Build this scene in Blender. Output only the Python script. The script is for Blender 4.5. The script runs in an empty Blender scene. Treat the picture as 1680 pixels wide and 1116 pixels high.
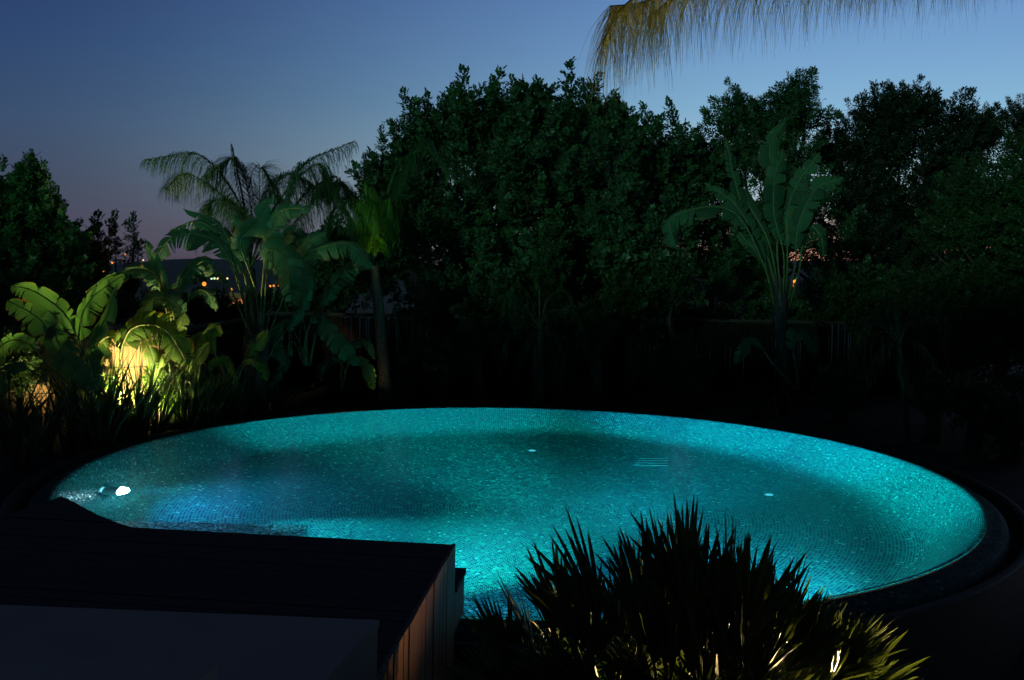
import bpy, math, random
import numpy as np
from mathutils import Vector, Matrix
R = math.radians
S = bpy.context.scene
COL = S.collection
random.seed(7)
RNG = np.random.default_rng(11)

# ------------------------------------------------------------------ camera
F, HOR, CZ = 1620.0, 440.0, 2.6
ROLL = R(1.0)
cd = bpy.data.cameras.new('camera')
cam = bpy.data.objects.new('camera', cd); COL.objects.link(cam); S.camera = cam
cam.location = (0, 0, CZ)
cam.rotation_euler = (Matrix.Rotation(R(90), 3, 'X') @ Matrix.Rotation(ROLL, 3, 'Z')).to_euler()
cd.sensor_width = 36.0
cd.lens = F / 1680 * 36
cd.shift_x = -118 * math.sin(ROLL) / 1680
cd.shift_y = -118 * math.cos(ROLL) / 1680
cd.clip_start = 0.05; cd.clip_end = 6000

def unroll(px, py):
    c, s = math.cos(ROLL), math.sin(ROLL)
    dx, dy = px - 840, py - 558
    return 840 + c * dx + s * dy, 558 - s * dx + c * dy
def at(px, py, Y):
    """world point seen at pixel (px,py) of the photo at distance Y"""
    qx, qy = unroll(px, py)
    return Vector(((qx - 840) / F * Y, Y, CZ - (qy - HOR) / F * Y))
def on(px, py, z):
    """world point seen at pixel (px,py) at height z"""
    qx, qy = unroll(px, py)
    return at(px, py, (CZ - z) * F / (qy - HOR))

# ------------------------------------------------------------------ world / light
def lin(c):
    return tuple(((v / 255) / 12.92 if v / 255 <= 0.04045 else ((v / 255 + 0.055) / 1.055) ** 2.4) for v in c)
W = bpy.data.worlds.new('World'); S.world = W; W.use_nodes = True
nt = W.node_tree; nt.nodes.clear()
def N(nt, t, **kw):
    n = nt.nodes.new(t)
    for k, v in kw.items():
        if k in n.inputs: n.inputs[k].default_value = v
        else: setattr(n, k, v)
    return n
def L(nt, a, b): nt.links.new(a, b)
def math_n(nt, op, a, b=None, c=None):
    n = nt.nodes.new('ShaderNodeMath'); n.operation = op
    for i, v in enumerate((a, b, c)):
        if v is None: continue
        if isinstance(v, (int, float)): n.inputs[i].default_value = v
        else: nt.links.new(v, n.inputs[i])
    return n.outputs[0]
def ramp(nt, fac, stops, interp='LINEAR'):
    n = nt.nodes.new('ShaderNodeValToRGB'); cr = n.color_ramp; cr.interpolation = interp
    while len(cr.elements) > 1: cr.elements.remove(cr.elements[-1])
    cr.elements[0].position = stops[0][0]; cr.elements[0].color = (*stops[0][1], 1)
    for p, c in stops[1:]:
        e = cr.elements.new(p); e.color = (*c, 1)
    nt.links.new(fac, n.inputs[0]); return n.outputs[0]
def mixc(nt, fac, a, b, mode='MIX'):
    n = nt.nodes.new('ShaderNodeMix'); n.data_type = 'RGBA'; n.blend_type = mode
    for i, v in ((0, fac), (6, a), (7, b)):
        if isinstance(v, (int, float)): n.inputs[i].default_value = v
        elif isinstance(v, tuple): n.inputs[i].default_value = (*v[:3], 1)
        else: nt.links.new(v, n.inputs[i])
    return n.outputs[2]
tc = N(nt, 'ShaderNodeTexCoord'); sp = N(nt, 'ShaderNodeSeparateXYZ'); L(nt, tc.outputs['Generated'], sp.inputs[0])
left = [(0, (66, 60, 76)), (.02, (75, 70, 86)), (.07, (66, 74, 95)), (.13, (58, 79, 110)), (.20, (46, 71, 112)), (.28, (37, 58, 104)), (.5, (24, 34, 58)), (1, (27, 27, 29))]
right = [(0, (120, 110, 120)), (.025, (140, 140, 150)), (.06, (165, 185, 196)), (.10, (168, 202, 216)), (.16, (134, 180, 212)), (.21, (118, 162, 206)), (.27, (102, 143, 196)), (.5, (36, 54, 95)), (1, (27, 27, 29))]
cl = ramp(nt, sp.outputs[2], [(p, lin(c)) for p, c in left])
cr_ = ramp(nt, sp.outputs[2], [(p, lin(c)) for p, c in right])
tz = N(nt, 'ShaderNodeMapRange'); tz.interpolation_type = 'SMOOTHSTEP'
L(nt, sp.outputs[0], tz.inputs[0]); tz.inputs[1].default_value = -0.50; tz.inputs[2].default_value = 0.36
# behind the camera the sky is dark night
tb = N(nt, 'ShaderNodeMapRange'); tb.interpolation_type = 'SMOOTHSTEP'
L(nt, sp.outputs[1], tb.inputs[0]); tb.inputs[1].default_value = -0.6; tb.inputs[2].default_value = 0.75
pe = N(nt, 'ShaderNodeMapRange'); pe.interpolation_type = 'SMOOTHSTEP'; L(nt, sp.outputs[0], pe.inputs[0]); pe.inputs[1].default_value = .08; pe.inputs[2].default_value = .3
peach = ramp(nt, sp.outputs[2], [(0, lin((215, 130, 100))), (.03, lin((230, 175, 150))), (.065, lin((190, 200, 196))), (.10, lin((168, 202, 216)))])
lo_ = N(nt, 'ShaderNodeMapRange'); lo_.interpolation_type = 'SMOOTHSTEP'; L(nt, sp.outputs[2], lo_.inputs[0]); lo_.inputs[1].default_value = .10; lo_.inputs[2].default_value = .03
cr_ = mixc(nt, math_n(nt, 'MULTIPLY', pe.outputs[0], lo_.outputs[0]), cr_, peach)
skyc = mixc(nt, tz.outputs[0], cl, cr_)
skyc = mixc(nt, tb.outputs[0], (0.006, 0.009, 0.02), skyc)
bg = N(nt, 'ShaderNodeBackground'); bg.inputs[1].default_value = 1.0
L(nt, skyc, bg.inputs[0]); wo = N(nt, 'ShaderNodeOutputWorld'); L(nt, bg.outputs[0], wo.inputs[0])

# added green fill light from behind the camera, brightens the tree crowns
FILL_SUN = 0.72
sd = bpy.data.lights.new('fill_sun', 'SUN'); sd.energy = FILL_SUN; sd.angle = R(4); sd.color = (0.42, 1.0, 0.74)
so = bpy.data.objects.new('fill_sun', sd); COL.objects.link(so)
so.rotation_euler = Vector((0.55, 1.0, -0.235)).to_track_quat('-Z', 'Y').to_euler()

S.view_settings.view_transform = 'Standard'; S.view_settings.look = 'None'
S.view_settings.gamma = 1; S.view_settings.exposure = 0.0; S.view_settings.use_curve_mapping = False
cy = S.cycles
cy.use_denoising = True
try: cy.denoiser = 'OPENIMAGEDENOISE'
except Exception: pass
cy.denoising_input_passes = 'RGB_ALBEDO_NORMAL'
cy.max_bounces = 9; cy.diffuse_bounces = 4; cy.glossy_bounces = 3; cy.transmission_bounces = 6; cy.volume_bounces = 0
cy.transparent_max_bounces = 8
cy.sample_clamp_indirect = 4.0; cy.sample_clamp_direct = 0
cy.caustics_reflective = False; cy.caustics_refractive = True
cy.use_adaptive_sampling = True; cy.adaptive_threshold = 0.01

BLOCKER_TOP = 8.0  # height of the added block that shades the lower garden
# ------------------------------------------------------------------ helpers
def tag(o, label=None, cat=None, group=None, kind=None):
    if label: o['label'] = label
    if cat: o['category'] = cat
    if group: o['group'] = group
    if kind: o['kind'] = kind
    return o
def empty(name, loc, label, cat, group=None):
    o = bpy.data.objects.new(name, None); COL.objects.link(o); o.location = loc
    o.empty_display_size = .2
    tag(o, label, cat, group); return o
class MB:
    def __init__(s): s.v = []; s.f = []; s.n = 0; s.uv = []
    def add(s, v, f, uv=None):
        v = np.asarray(v, float).reshape(-1, 3); s.v.append(v)
        s.f += [tuple(i + s.n for i in q) for q in f]; s.n += len(v)
        if uv is not None: s.uv += list(uv)
    def box(s, a, b):
        x0, y0, z0 = a; x1, y1, z1 = b
        s.add([(x0,y0,z0),(x1,y0,z0),(x1,y1,z0),(x0,y1,z0),(x0,y0,z1),(x1,y0,z1),(x1,y1,z1),(x0,y1,z1)],
              [(0,3,2,1),(4,5,6,7),(0,1,5,4),(1,2,6,5),(2,3,7,6),(3,0,4,7)])
    def prism(s, poly, z0, z1):
        n = len(poly)
        s.add([(p[0], p[1], z0) for p in poly] + [(p[0], p[1], z1) for p in poly],
              [tuple(range(n))[::-1], tuple(range(n, 2 * n))] + [(i, (i + 1) % n, n + (i + 1) % n, n + i) for i in range(n)])
    def tube(s, pts, radii, k=6):
        pts = [Vector(p) for p in pts]; vs = []; m = len(pts)
        if isinstance(radii, (int, float)): radii = [radii] * m
        ref = Vector((0.31, 0.2, 0.93))
        for i, p in enumerate(pts):
            t = (pts[min(i + 1, m - 1)] - pts[max(i - 1, 0)]).normalized()
            a = t.cross(ref)
            if a.length < .1: a = t.cross(Vector((1, 0, 0)))
            a.normalize(); b = t.cross(a)
            for j in range(k):
                an = 2 * math.pi * j / k
                vs.append(p + (a * math.cos(an) + b * math.sin(an)) * radii[i])
        fs = [(i * k + j, i * k + (j + 1) % k, (i + 1) * k + (j + 1) % k, (i + 1) * k + j) for i in range(m - 1) for j in range(k)]
        fs += [tuple(range(k))[::-1], tuple((m - 1) * k + j for j in range(k))]
        s.add([tuple(v) for v in vs], fs)
    def build(s, name, mat, parent=None, smooth=False, local=True):
        me = bpy.data.meshes.new(name)
        v = np.concatenate(s.v) if s.v else np.zeros((0, 3))
        if parent is not None and local:
            o_ = parent; off = np.array(world_loc(parent)); v = v - off
        me.from_pydata(v.tolist(), [], s.f)
        me.materials.append(mat)
        if s.uv:
            ul = me.uv_layers.new(name='UVMap'); li = np.zeros(len(me.loops), dtype=np.int32)
            me.loops.foreach_get('vertex_index', li)
            ul.data.foreach_set('uv', np.asarray(s.uv, float)[li].ravel())
        if smooth: me.polygons.foreach_set('use_smooth', [True] * len(me.polygons))
        me.update()
        o = bpy.data.objects.new(name, me); COL.objects.link(o); o.parent = parent
        return o
def world_loc(o):
    v = Vector((0, 0, 0))
    while o is not None: v += o.location; o = o.parent
    return v
def quads_obj(name, V, mat, parent):
    """V: (n,4,3) world-space quads -> one mesh"""
    n = len(V); me = bpy.data.meshes.new(name)
    co = V.reshape(-1, 3) - np.array(world_loc(parent)) if parent is not None else V.reshape(-1, 3)
    me.vertices.add(n * 4); me.vertices.foreach_set('co', co.ravel())
    me.loops.add(n * 4); me.loops.foreach_set('vertex_index', np.arange(n * 4, dtype=np.int32))
    me.polygons.add(n); me.polygons.foreach_set('loop_start', np.arange(n, dtype=np.int32) * 4)
    try: me.polygons.foreach_set('loop_total', np.full(n, 4, dtype=np.int32))
    except Exception: pass
    me.materials.append(mat); me.update(calc_edges=True); me.validate()
    o = bpy.data.objects.new(name, me); COL.objects.link(o); o.parent = parent; return o

# ------------------------------------------------------------------ materials
def newmat(name):
    m = bpy.data.materials.new(name); m.use_nodes = True; t = m.node_tree; t.nodes.clear()
    o = t.nodes.new('ShaderNodeOutputMaterial'); return m, t, o
def plain(name, col, rough=.7, var=.35, scale=6, bump=0.0, spec=.3, metal=0):
    m, t, o = newmat(name); p = N(t, 'ShaderNodeBsdfPrincipled')
    g = N(t, 'ShaderNodeTexCoord'); no = N(t, 'ShaderNodeTexNoise'); no.inputs['Scale'].default_value = scale; no.inputs['Detail'].default_value = 6
    L(t, g.outputs['Object'], no.inputs['Vector'])
    c = ramp(t, no.outputs[0], [(.25, tuple(x * (1 - var) for x in col)), (.75, tuple(min(1, x * (1 + var)) for x in col))])
    L(t, c, p.inputs['Base Color']); p.inputs['Roughness'].default_value = rough; p.inputs['Specular IOR Level'].default_value = spec
    p.inputs['Metallic'].default_value = metal
    if bump:
        b = N(t, 'ShaderNodeBump'); b.inputs['Strength'].default_value = bump; b.inputs['Distance'].default_value = .02
        L(t, no.outputs[0], b.inputs['Height']); L(t, b.outputs[0], p.inputs['Normal'])
    L(t, p.outputs[0], o.inputs[0]); return m
def leafmat(name, a, b, trans=.35, rough=.45, spec=.4):
    """leaf colour varies from leaf to leaf between a and b; part of the light shines through"""
    m, t, o = newmat(name); p = N(t, 'ShaderNodeBsdfPrincipled'); g = N(t, 'ShaderNodeNewGeometry')
    c = mixc(t, g.outputs['Random Per Island'], a, b)
    tcn = N(t, 'ShaderNodeTexCoord'); no = N(t, 'ShaderNodeTexNoise'); no.inputs['Scale'].default_value = 2.2
    L(t, tcn.outputs['Object'], no.inputs['Vector'])
    c = mixc(t, math_n(t, 'MULTIPLY', no.outputs[0], .5), c, tuple(x * .45 for x in a))
    L(t, c, p.inputs['Base Color']); p.inputs['Roughness'].default_value = rough; p.inputs['Specular IOR Level'].default_value = spec
    tr = N(t, 'ShaderNodeBsdfTranslucent'); c2 = mixc(t, 1.0, c, (1.5, 1.5, .6), 'MULTIPLY'); L(t, c2, tr.inputs[0])
    mx = N(t, 'ShaderNodeMixShader'); mx.inputs[0].default_value = trans
    L(t, p.outputs[0], mx.inputs[1]); L(t, tr.outputs[0], mx.inputs[2]); L(t, mx.outputs[0], o.inputs[0]); return m
def emis(name, col, s):
    m, t, o = newmat(name); e = N(t, 'ShaderNodeEmission'); e.inputs[0].default_value = (*col, 1); e.inputs[1].default_value = s
    L(t, e.outputs[0], o.inputs[0]); return m
def tilemat(name, polar=False, pale=(.06, .38, .32), mid=(.018, .15, .17), dark=(.003, .018, .07), grout=(.08, .36, .31), s=.042, dark_amt=.30, grout_w=.10, tilt=.35, gloss=.16, spec=.6, sparkle=(.75, .9, .85)):
    m, t, o = newmat(name); p = N(t, 'ShaderNodeBsdfPrincipled')
    if polar:
        g = N(t, 'ShaderNodeTexCoord'); q = N(t, 'ShaderNodeSeparateXYZ'); L(t, g.outputs['Object'], q.inputs[0])
        r2 = math_n(t, 'ADD', math_n(t, 'MULTIPLY', q.outputs[0], q.outputs[0]), math_n(t, 'MULTIPLY', q.outputs[1], q.outputs[1]))
        r = math_n(t, 'SQRT', r2); v = math_n(t, 'DIVIDE', r, s); iv = math_n(t, 'FLOOR', v)
        cnt = math_n(t, 'FLOOR', math_n(t, 'MULTIPLY', math_n(t, 'ADD', iv, .5), 2 * math.pi))
        cnt = math_n(t, 'MAXIMUM', cnt, 3)
        th = math_n(t, 'ADD', math_n(t, 'DIVIDE', math_n(t, 'ARCTAN2', q.outputs[1], q.outputs[0]), 2 * math.pi), .5)
        u = math_n(t, 'MULTIPLY', th, cnt)
    else:
        g = N(t, 'ShaderNodeUVMap'); g.uv_map = 'UVMap'; q = N(t, 'ShaderNodeSeparateXYZ'); L(t, g.outputs[0], q.inputs[0])
        u, v = q.outputs[0], q.outputs[1]; iv = math_n(t, 'FLOOR', v)
    iu = math_n(t, 'FLOOR', u); fu = math_n(t, 'FRACT', u); fv = math_n(t, 'FRACT', v)
    cb = N(t, 'ShaderNodeCombineXYZ'); L(t, iu, cb.inputs[0]); L(t, iv, cb.inputs[1])
    wn = N(t, 'ShaderNodeTexWhiteNoise'); wn.noise_dimensions = '3D'; L(t, cb.outputs[0], wn.inputs['Vector'])
    c = ramp(t, wn.outputs['Value'], [(0, dark), (dark_amt, tuple(x * .9 for x in mid)), (dark_amt + .25, mid), (.8, pale), (.965, pale), (.978, sparkle)], 'CONSTANT')  # brightest tiles stand in for glints, painted as pale colour
    ed = math_n(t, 'MINIMUM', math_n(t, 'MINIMUM', fu, math_n(t, 'SUBTRACT', 1, fu)), math_n(t, 'MINIMUM', fv, math_n(t, 'SUBTRACT', 1, fv)))
    gr = math_n(t, 'LESS_THAN', ed, grout_w)
    c = mixc(t, gr, c, grout); L(t, c, p.inputs['Base Color'])
    rg = math_n(t, 'ADD', math_n(t, 'MULTIPLY', gr, .3), gloss); L(t, rg, p.inputs['Roughness'])
    # every glass tile sits at its own slight tilt
    ge = N(t, 'ShaderNodeNewGeometry'); vm = N(t, 'ShaderNodeVectorMath'); vm.operation = 'SUBTRACT'; L(t, wn.outputs['Color'], vm.inputs[0]); vm.inputs[1].default_value = (.5, .5, .5)
    vs = N(t, 'ShaderNodeVectorMath'); vs.operation = 'SCALE'; L(t, vm.outputs[0], vs.inputs[0]); vs.inputs['Scale'].default_value = tilt
    va = N(t, 'ShaderNodeVectorMath'); va.operation = 'ADD'; L(t, ge.outputs['Normal'], va.inputs[0]); L(t, vs.outputs[0], va.inputs[1])
    vn = N(t, 'ShaderNodeVectorMath'); vn.operation = 'NORMALIZE'; L(t, va.outputs[0], vn.inputs[0]); L(t, vn.outputs[0], p.inputs['Normal'])
    p.inputs['Specular IOR Level'].default_value = spec
    L(t, p.outputs[0], o.inputs[0]); return m

M = {}
M['tile_floor'] = tilemat('glass mosaic floor', True)
M['tile_wall'] = tilemat('glass mosaic wall', False)
M['tile_edge'] = tilemat('glass mosaic edge', False, pale=(.01,.09,.08), mid=(.006,.05,.05), dark=(.004,.015,.02), grout=(.012,.06,.05), tilt=.04, gloss=.65, spec=.06, sparkle=(.1,.2,.2))
M['tile_outer'] = tilemat('dark mosaic outer', False, pale=(.018,.018,.016), mid=(.009,.010,.009), dark=(.003,.004,.004), grout=(.07,.062,.045), grout_w=.09, tilt=.06, gloss=.6, spec=.15, sparkle=(.04,.04,.035))
M['dark_metal'] = plain('dark metal', (.05, .05, .05), .4, .2, metal=.6)
M['white_plastic'] = plain('white plastic', (.8, .85, .85), .4, .05)
M['soil'] = plain('soil', (.022, .016, .011), .95, .6, 3, .6)
M['bark'] = plain('bark', (.07, .055, .04), .9, .5, 14, .7)
M['palm_bark'] = plain('palm bark', (.085, .068, .052), .9, .45, 22, .8)
M['petiole'] = plain('petiole', (.11, .15, .05), .5, .3, 8)
M['stone'] = None

# wood: planks along object X
def woodmat(name, axis, width, base=(.050, .020, .010), rough=.6):
    m, t, o = newmat(name); p = N(t, 'ShaderNodeBsdfPrincipled'); g = N(t, 'ShaderNodeTexCoord'); q = N(t, 'ShaderNodeSeparateXYZ')
    L(t, g.outputs['Object'], q.inputs[0])
    ip = math_n(t, 'FLOOR', math_n(t, 'DIVIDE', q.outputs[axis], width))
    wn = N(t, 'ShaderNodeTexWhiteNoise'); wn.noise_dimensions = '1D'; L(t, ip, wn.inputs['W'])
    mp = N(t, 'ShaderNodeMapping'); L(t, g.outputs['Object'], mp.inputs[0])
    mp.inputs['Scale'].default_value = (2, 40, 40) if axis == 1 else (40, 40, 2)
    no = N(t, 'ShaderNodeTexNoise'); no.inputs['Scale'].default_value = 1.5; no.inputs['Detail'].default_value = 7; L(t, mp.outputs[0], no.inputs[0])
    c = ramp(t, no.outputs[0], [(.3, tuple(x * .45 for x in base)), (.7, tuple(x * 1.5 for x in base))])
    c = mixc(t, math_n(t, 'MULTIPLY', wn.outputs[0], .7), c, tuple(x * .5 for x in base))
    L(t, c, p.inputs['Base Color']); p.inputs['Roughness'].default_value = rough; p.inputs['Specular IOR Level'].default_value = .25
    b = N(t, 'ShaderNodeBump'); b.inputs['Strength'].default_value = .4; b.inputs['Distance'].default_value = .004; L(t, no.outputs[0], b.inputs['Height']); L(t, b.outputs[0], p.inputs['Normal'])
    L(t, p.outputs[0], o.inputs[0]); return m
M['deck_top'] = woodmat('dark deck boards', 1, .14, (.012, .009, .008), .8)
M['deck_side'] = woodmat('red brown cladding', 1, .12, (.07, .027, .013), .55)
M['render_grey'] = plain('grey plaster', (.25, .22, .185), .85, .12, 3, .15)

# pebble-like stone of the step
m, t, o = newmat('pebbled stone'); p = N(t, 'ShaderNodeBsdfPrincipled'); g = N(t, 'ShaderNodeTexCoord')
vo = N(t, 'ShaderNodeTexVoronoi'); vo.feature = 'DISTANCE_TO_EDGE'; vo.inputs['Scale'].default_value = 13; L(t, g.outputs['Object'], vo.inputs['Vector'])
v2 = N(t, 'ShaderNodeTexVoronoi'); v2.inputs['Scale'].default_value = 13; L(t, g.outputs['Object'], v2.inputs['Vector'])
hs = N(t, 'ShaderNodeSeparateColor'); L(t, v2.outputs['Color'], hs.inputs[0])
c = ramp(t, hs.outputs[0], [(0, (.16, .2, .24)), (1, (.55, .6, .62))])
c = mixc(t, math_n(t, 'LESS_THAN', vo.outputs[0], .07), c, (.015, .02, .03))
L(t, c, p.inputs['Base Color']); p.inputs['Roughness'].default_value = .35
b = N(t, 'ShaderNodeBump'); b.inputs['Distance'].default_value = .03; b.inputs['Strength'].default_value = 1
L(t, math_n(t, 'MINIMUM', vo.outputs[0], .3), b.inputs['Height']); L(t, b.outputs[0], p.inputs['Normal']); L(t, p.outputs[0], o.inputs[0]); M['stone'] = m

# ------------------------------------------------------------------ ground and hills
PC = Vector((0.09, 12.86, 0)); PR = 5.49
def sstep(a, b, x):
    t = min(1, max(0, (x - a) / (b - a))); return t * t * (3 - 2 * t)
def gz(x, y):
    h = -.9 + .74 * sstep(8.5, 12.5, y)
    d = math.hypot(x - PC.x, y - PC.y)
    h -= 9 * sstep(17, 110, d)
    return h
rad = [5.96, 6.2, 6.6, 7.2, 8, 9, 10, 11.5, 13, 15, 18, 22, 28, 36, 50, 75, 110, 170, 300, 600, 1200, 2500]
mb = MB(); na = 96; vs = []; fs = []
for i, r in enumerate(rad):
    for j in range(na):
        a = 2 * math.pi * j / na; x = PC.x + r * math.cos(a); y = PC.y + r * math.sin(a)
        vs.append((x, y, gz(x, y) + (random.uniform(-.03, .03) if 0 < i < 10 else 0)))
for i in range(len(rad) - 1):
    for j in range(na):
        k = (j + 1) % na; fs.append((i * na + j, i * na + k, (i + 1) * na + k, (i + 1) * na + j))
fs = [f[::-1] for f in fs]
mb.add(vs, fs); g = mb.build('ground', M['soil'], None, True); tag(g, kind='structure')
M['hill'] = plain('far hill', (.03, .022, .028), .95, .3, .01)
mb = MB(); vs = []; fs = []; nx = 90
for j, (Y, k) in enumerate([(420, 0), (560, .35), (760, .9), (950, 1.0), (1200, .3), (1500, 0)]):
    for i in range(nx):
        px = -1500 + i * 55; X = px / F * Y
        hgt = 11 + 7 * math.sin(px / 330 + .5) * .5 + 3 * math.sin(px / 97) + 1.2 * math.sin(px / 31)
        hgt += 12 * sstep(-100, 900, px)
        vs.append((X, Y, -10.5 + (hgt + 6) * k))
for j in range(5):
    for i in range(nx - 1): fs.append((j * nx + i, j * nx + i + 1, (j + 1) * nx + i + 1, (j + 1) * nx + i))
mb.add(vs, fs); hh = mb.build('hills', M['hill'], None, True); tag(hh, kind='structure')

# ------------------------------------------------------------------ pool
pool = empty('swimming_pool', PC, 'round overflowing pool lined with glowing turquoise glass mosaic', 'swimming pool')
NS = 256; NT = round(2 * math.pi * PR / .042)
def lathe(prof, name, mat, parent, smooth=True, nt_=NT, s=.042):
    mb = MB(); vs = []; uv = []; fs = []; ln = 0; n = NS + 1
    for i, (r, z) in enumerate(prof):
        if i: ln += math.hypot(r - prof[i - 1][0], z - prof[i - 1][1])
        for j in range(n):
            a = 2 * math.pi * j / NS
            vs.append((PC.x + r * math.cos(a), PC.y + r * math.sin(a), z)); uv.append((j / NS * nt_, ln / s))
    for i in range(len(prof) - 1):
        for j in range(NS): fs.append((i * n + j, i * n + j + 1, (i + 1) * n + j + 1, (i + 1) * n + j))
    mb.add(vs, fs, uv); return mb.build(name, mat, parent, smooth)
WP = [(5.53, -.012), (5.49, -.014), (5.44, -.12), (5.33, -.40), (5.21, -.75), (5.10, -1.08), (5.01, -1.35), (4.93, -1.55), (4.84, -1.68), (4.72, -1.77), (4.56, -1.82), (4.36, -1.845)]
lathe(WP, 'pool_wall', M['tile_wall'], pool)
lathe([(4.36, -1.845), (3.6, -1.89), (2.6, -1.95), (1.4, -1.99), (.02, -2.0)], 'pool_floor', M['tile_floor'], pool)
lathe([(5.535, -.02), (5.57, -.035), (5.66, -.05), (5.73, -.08), (5.75, -.14)], 'overflow_edge', M['tile_edge'], pool)
lathe([(5.75, -.14), (5.755, -.30), (5.88, -.30), (5.885, -.06)], 'gutter', M['tile_outer'], pool)
lathe([(5.885, -.06), (5.90, -.045), (5.97, -.04), (5.985, -.06), (5.985, -1.3)], 'outer_wall', M['tile_outer'], pool)
def refr_hit(px, py, z):
    """point at depth z seen through the flat water surface at that pixel"""
    e = on(px, py, 0); h = math.hypot(e.x, e.y); th = math.atan2(h, CZ); t2 = math.asin(math.sin(th) / 1.333)
    d = math.tan(t2) * -z; return Vector((e.x + e.x / h * d, e.y + e.y / h * d, z))
# submerged pebbled step along the deck side
poly = []
ZS = -1.32; fe = refr_hit(505, 862, ZS); x_end, y_end = fe.x, fe.y
aL = math.atan2(y_end - PC.y, -math.sqrt(4.85**2 - (y_end - PC.y)**2)) % (2*math.pi)
xx = x_end - PC.x; aR = math.atan2(-math.sqrt(4.85**2 - xx**2), xx) % (2*math.pi)
for i in range(17):
    a = aL + (aR - aL) * i / 16; poly.append((PC.x + 4.9 * math.cos(a), PC.y + 4.9 * math.sin(a)))
poly.append((x_end, y_end))
mb = MB(); mb.prism(poly, -1.86, ZS); mb.build('step', M['stone'], pool)
# inlets and pale bars in the floor
def disc(mb, c, r, h, k=20):
    mb.prism([(c.x + r * math.cos(2 * math.pi * i / k), c.y + r * math.sin(2 * math.pi * i / k)) for i in range(k)], c.z, c.z + h)
M['glow_cyan'] = emis('cyan floor lamp', (.12, .75, 1.0), 1.1)
for px, py in ((873, 740), (1262, 813)):
    c = refr_hit(px, py, -1.93); mb = MB(); disc(mb, c, .06, .04); mb.build('floor_lamp', M['glow_cyan'], pool)
c = refr_hit(1063, 757, -1.90); mb = MB()
for i in range(4): mb.box((c.x - .26 + .05 * i, c.y - .3 + i * .16, c.z), (c.x + .26 + .03 * i, c.y - .29 + i * .16, c.z + .03))
mb.build('floor_bars', M['white_plastic'], pool)

# underwater lamps: a housing ring, a lens that glows, and the light it throws
M['lens'] = emis('lamp lens', (.55, .85, 1.0), 160)
# housing position, share of soft spill, colour, beams (target, strength, opening angle)
LAMPS = [((-4.84, 12.2, -1.02), 130, (.10, .42, 1.0), [((.6, 10.8, -2.0), 1500, 38), ((5.5, 13.2, .3), 4200, 40)]),
         ((-1.25, 8.28, -.95), 60, (.10, .50, 1.0), [((4.3, 16.6, .25), 7500, 44), ((4.0, 16.7, -.7), 9000, 14), ((5.3, 13.4, .3), 2600, 40), ((.4, 12.3, -2.0), 1150.5, 46)]),
         ((2.75, 8.62, -.95), 110, (.05, .26, 1.0), [((-2.2, 17.7, .25), 8000, 42), ((-1.9, 18.2, -.6), 9000, 14), ((2.9, 9.8, -2.0), 420, 70)])]
POOLPOW = 2.1
for (p_, fillw, lcol, beams) in LAMPS:
    p_ = Vector(p_); rd = Vector((PC.x - p_.x, PC.y - p_.y, 0)).normalized()
    q = rd.to_track_quat('Z', 'Y')
    def ringpts(rr, off): return [p_ + rd * off + q @ Vector((rr * math.cos(a), rr * math.sin(a), 0)) for a in [2 * math.pi * i / 24 for i in range(24)]]
    mb = MB(); A_, B_, C_, D_ = ringpts(.14, -.16), ringpts(.14, .02), ringpts(.105, .03), ringpts(.105, .0)
    vs = [tuple(v) for v in A_ + B_ + C_ + D_]
    mb.add(vs, [(k * 24 + i, k * 24 + (i + 1) % 24, (k + 1) * 24 + (i + 1) % 24, (k + 1) * 24 + i) for k in range(3) for i in range(24)])
    hs_ = mb.build('underwater_lamp', M['white_plastic'], pool)
    mb = MB(); vs = [tuple(v) for k_ in range(6) for v in ringpts(.135 * math.cos(k_ * .3), .02 + .12 * math.sin(k_ * .3))]
    mb.add(vs, [(k * 24 + i, k * 24 + (i + 1) % 24, (k + 1) * 24 + (i + 1) % 24, (k + 1) * 24 + i) for k in range(5) for i in range(24)] + [tuple(120 + i for i in range(24))])
    mb.build('lens', M['lens'], hs_, True)
    for (tg_, en, an) in [((PC.x, PC.y, -1.2), fillw, 165)] + beams:
        ld = bpy.data.lights.new('pool_light', 'SPOT'); ld.energy = en * POOLPOW; ld.color = lcol if en == fillw else ((.07, .52, 1.0) if en == 7500 and tg_[0] > 0 else ((.05, .78, .80) if en == 1150.5 else (.06, .70, .95)))
        ld.spot_size = R(an); ld.spot_blend = 1.0; ld.shadow_soft_size = 0
        lo = bpy.data.objects.new('pool_light', ld); COL.objects.link(lo); lo.location = p_ + rd * .23
        lo.rotation_euler = (Vector(tg_) - p_).to_track_quat('-Z', 'Y').to_euler()

# water body
m, t, o = newmat('pool water'); gl = N(t, 'ShaderNodeBsdfGlass'); gl.inputs['IOR'].default_value = 1.333; gl.inputs['Roughness'].default_value = 0.0
g = N(t, 'ShaderNodeTexCoord'); no = N(t, 'ShaderNodeTexNoise'); no.inputs['Scale'].default_value = 1.6; no.inputs['Detail'].default_value = 1; L(t, g.outputs['Object'], no.inputs[0])
b = N(t, 'ShaderNodeBump'); b.inputs['Strength'].default_value = .12; b.inputs['Distance'].default_value = .005; L(t, no.outputs[0], b.inputs['Height']); t.nodes.remove(gl); rf_ = N(t, 'ShaderNodeBsdfRefraction'); rf_.inputs['IOR'].default_value = 1.333; rf_.inputs['Roughness'].default_value = 0
gs_ = N(t, 'ShaderNodeBsdfAnisotropic'); gs_.inputs['Roughness'].default_value = .2   # slow ripples soften what the water mirrors
fr_ = N(t, 'ShaderNodeFresnel'); fr_.inputs['IOR'].default_value = 1.333; mx = N(t, 'ShaderNodeMixShader')
L(t, b.outputs[0], rf_.inputs['Normal']); L(t, b.outputs[0], gs_.inputs['Normal'])
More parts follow.
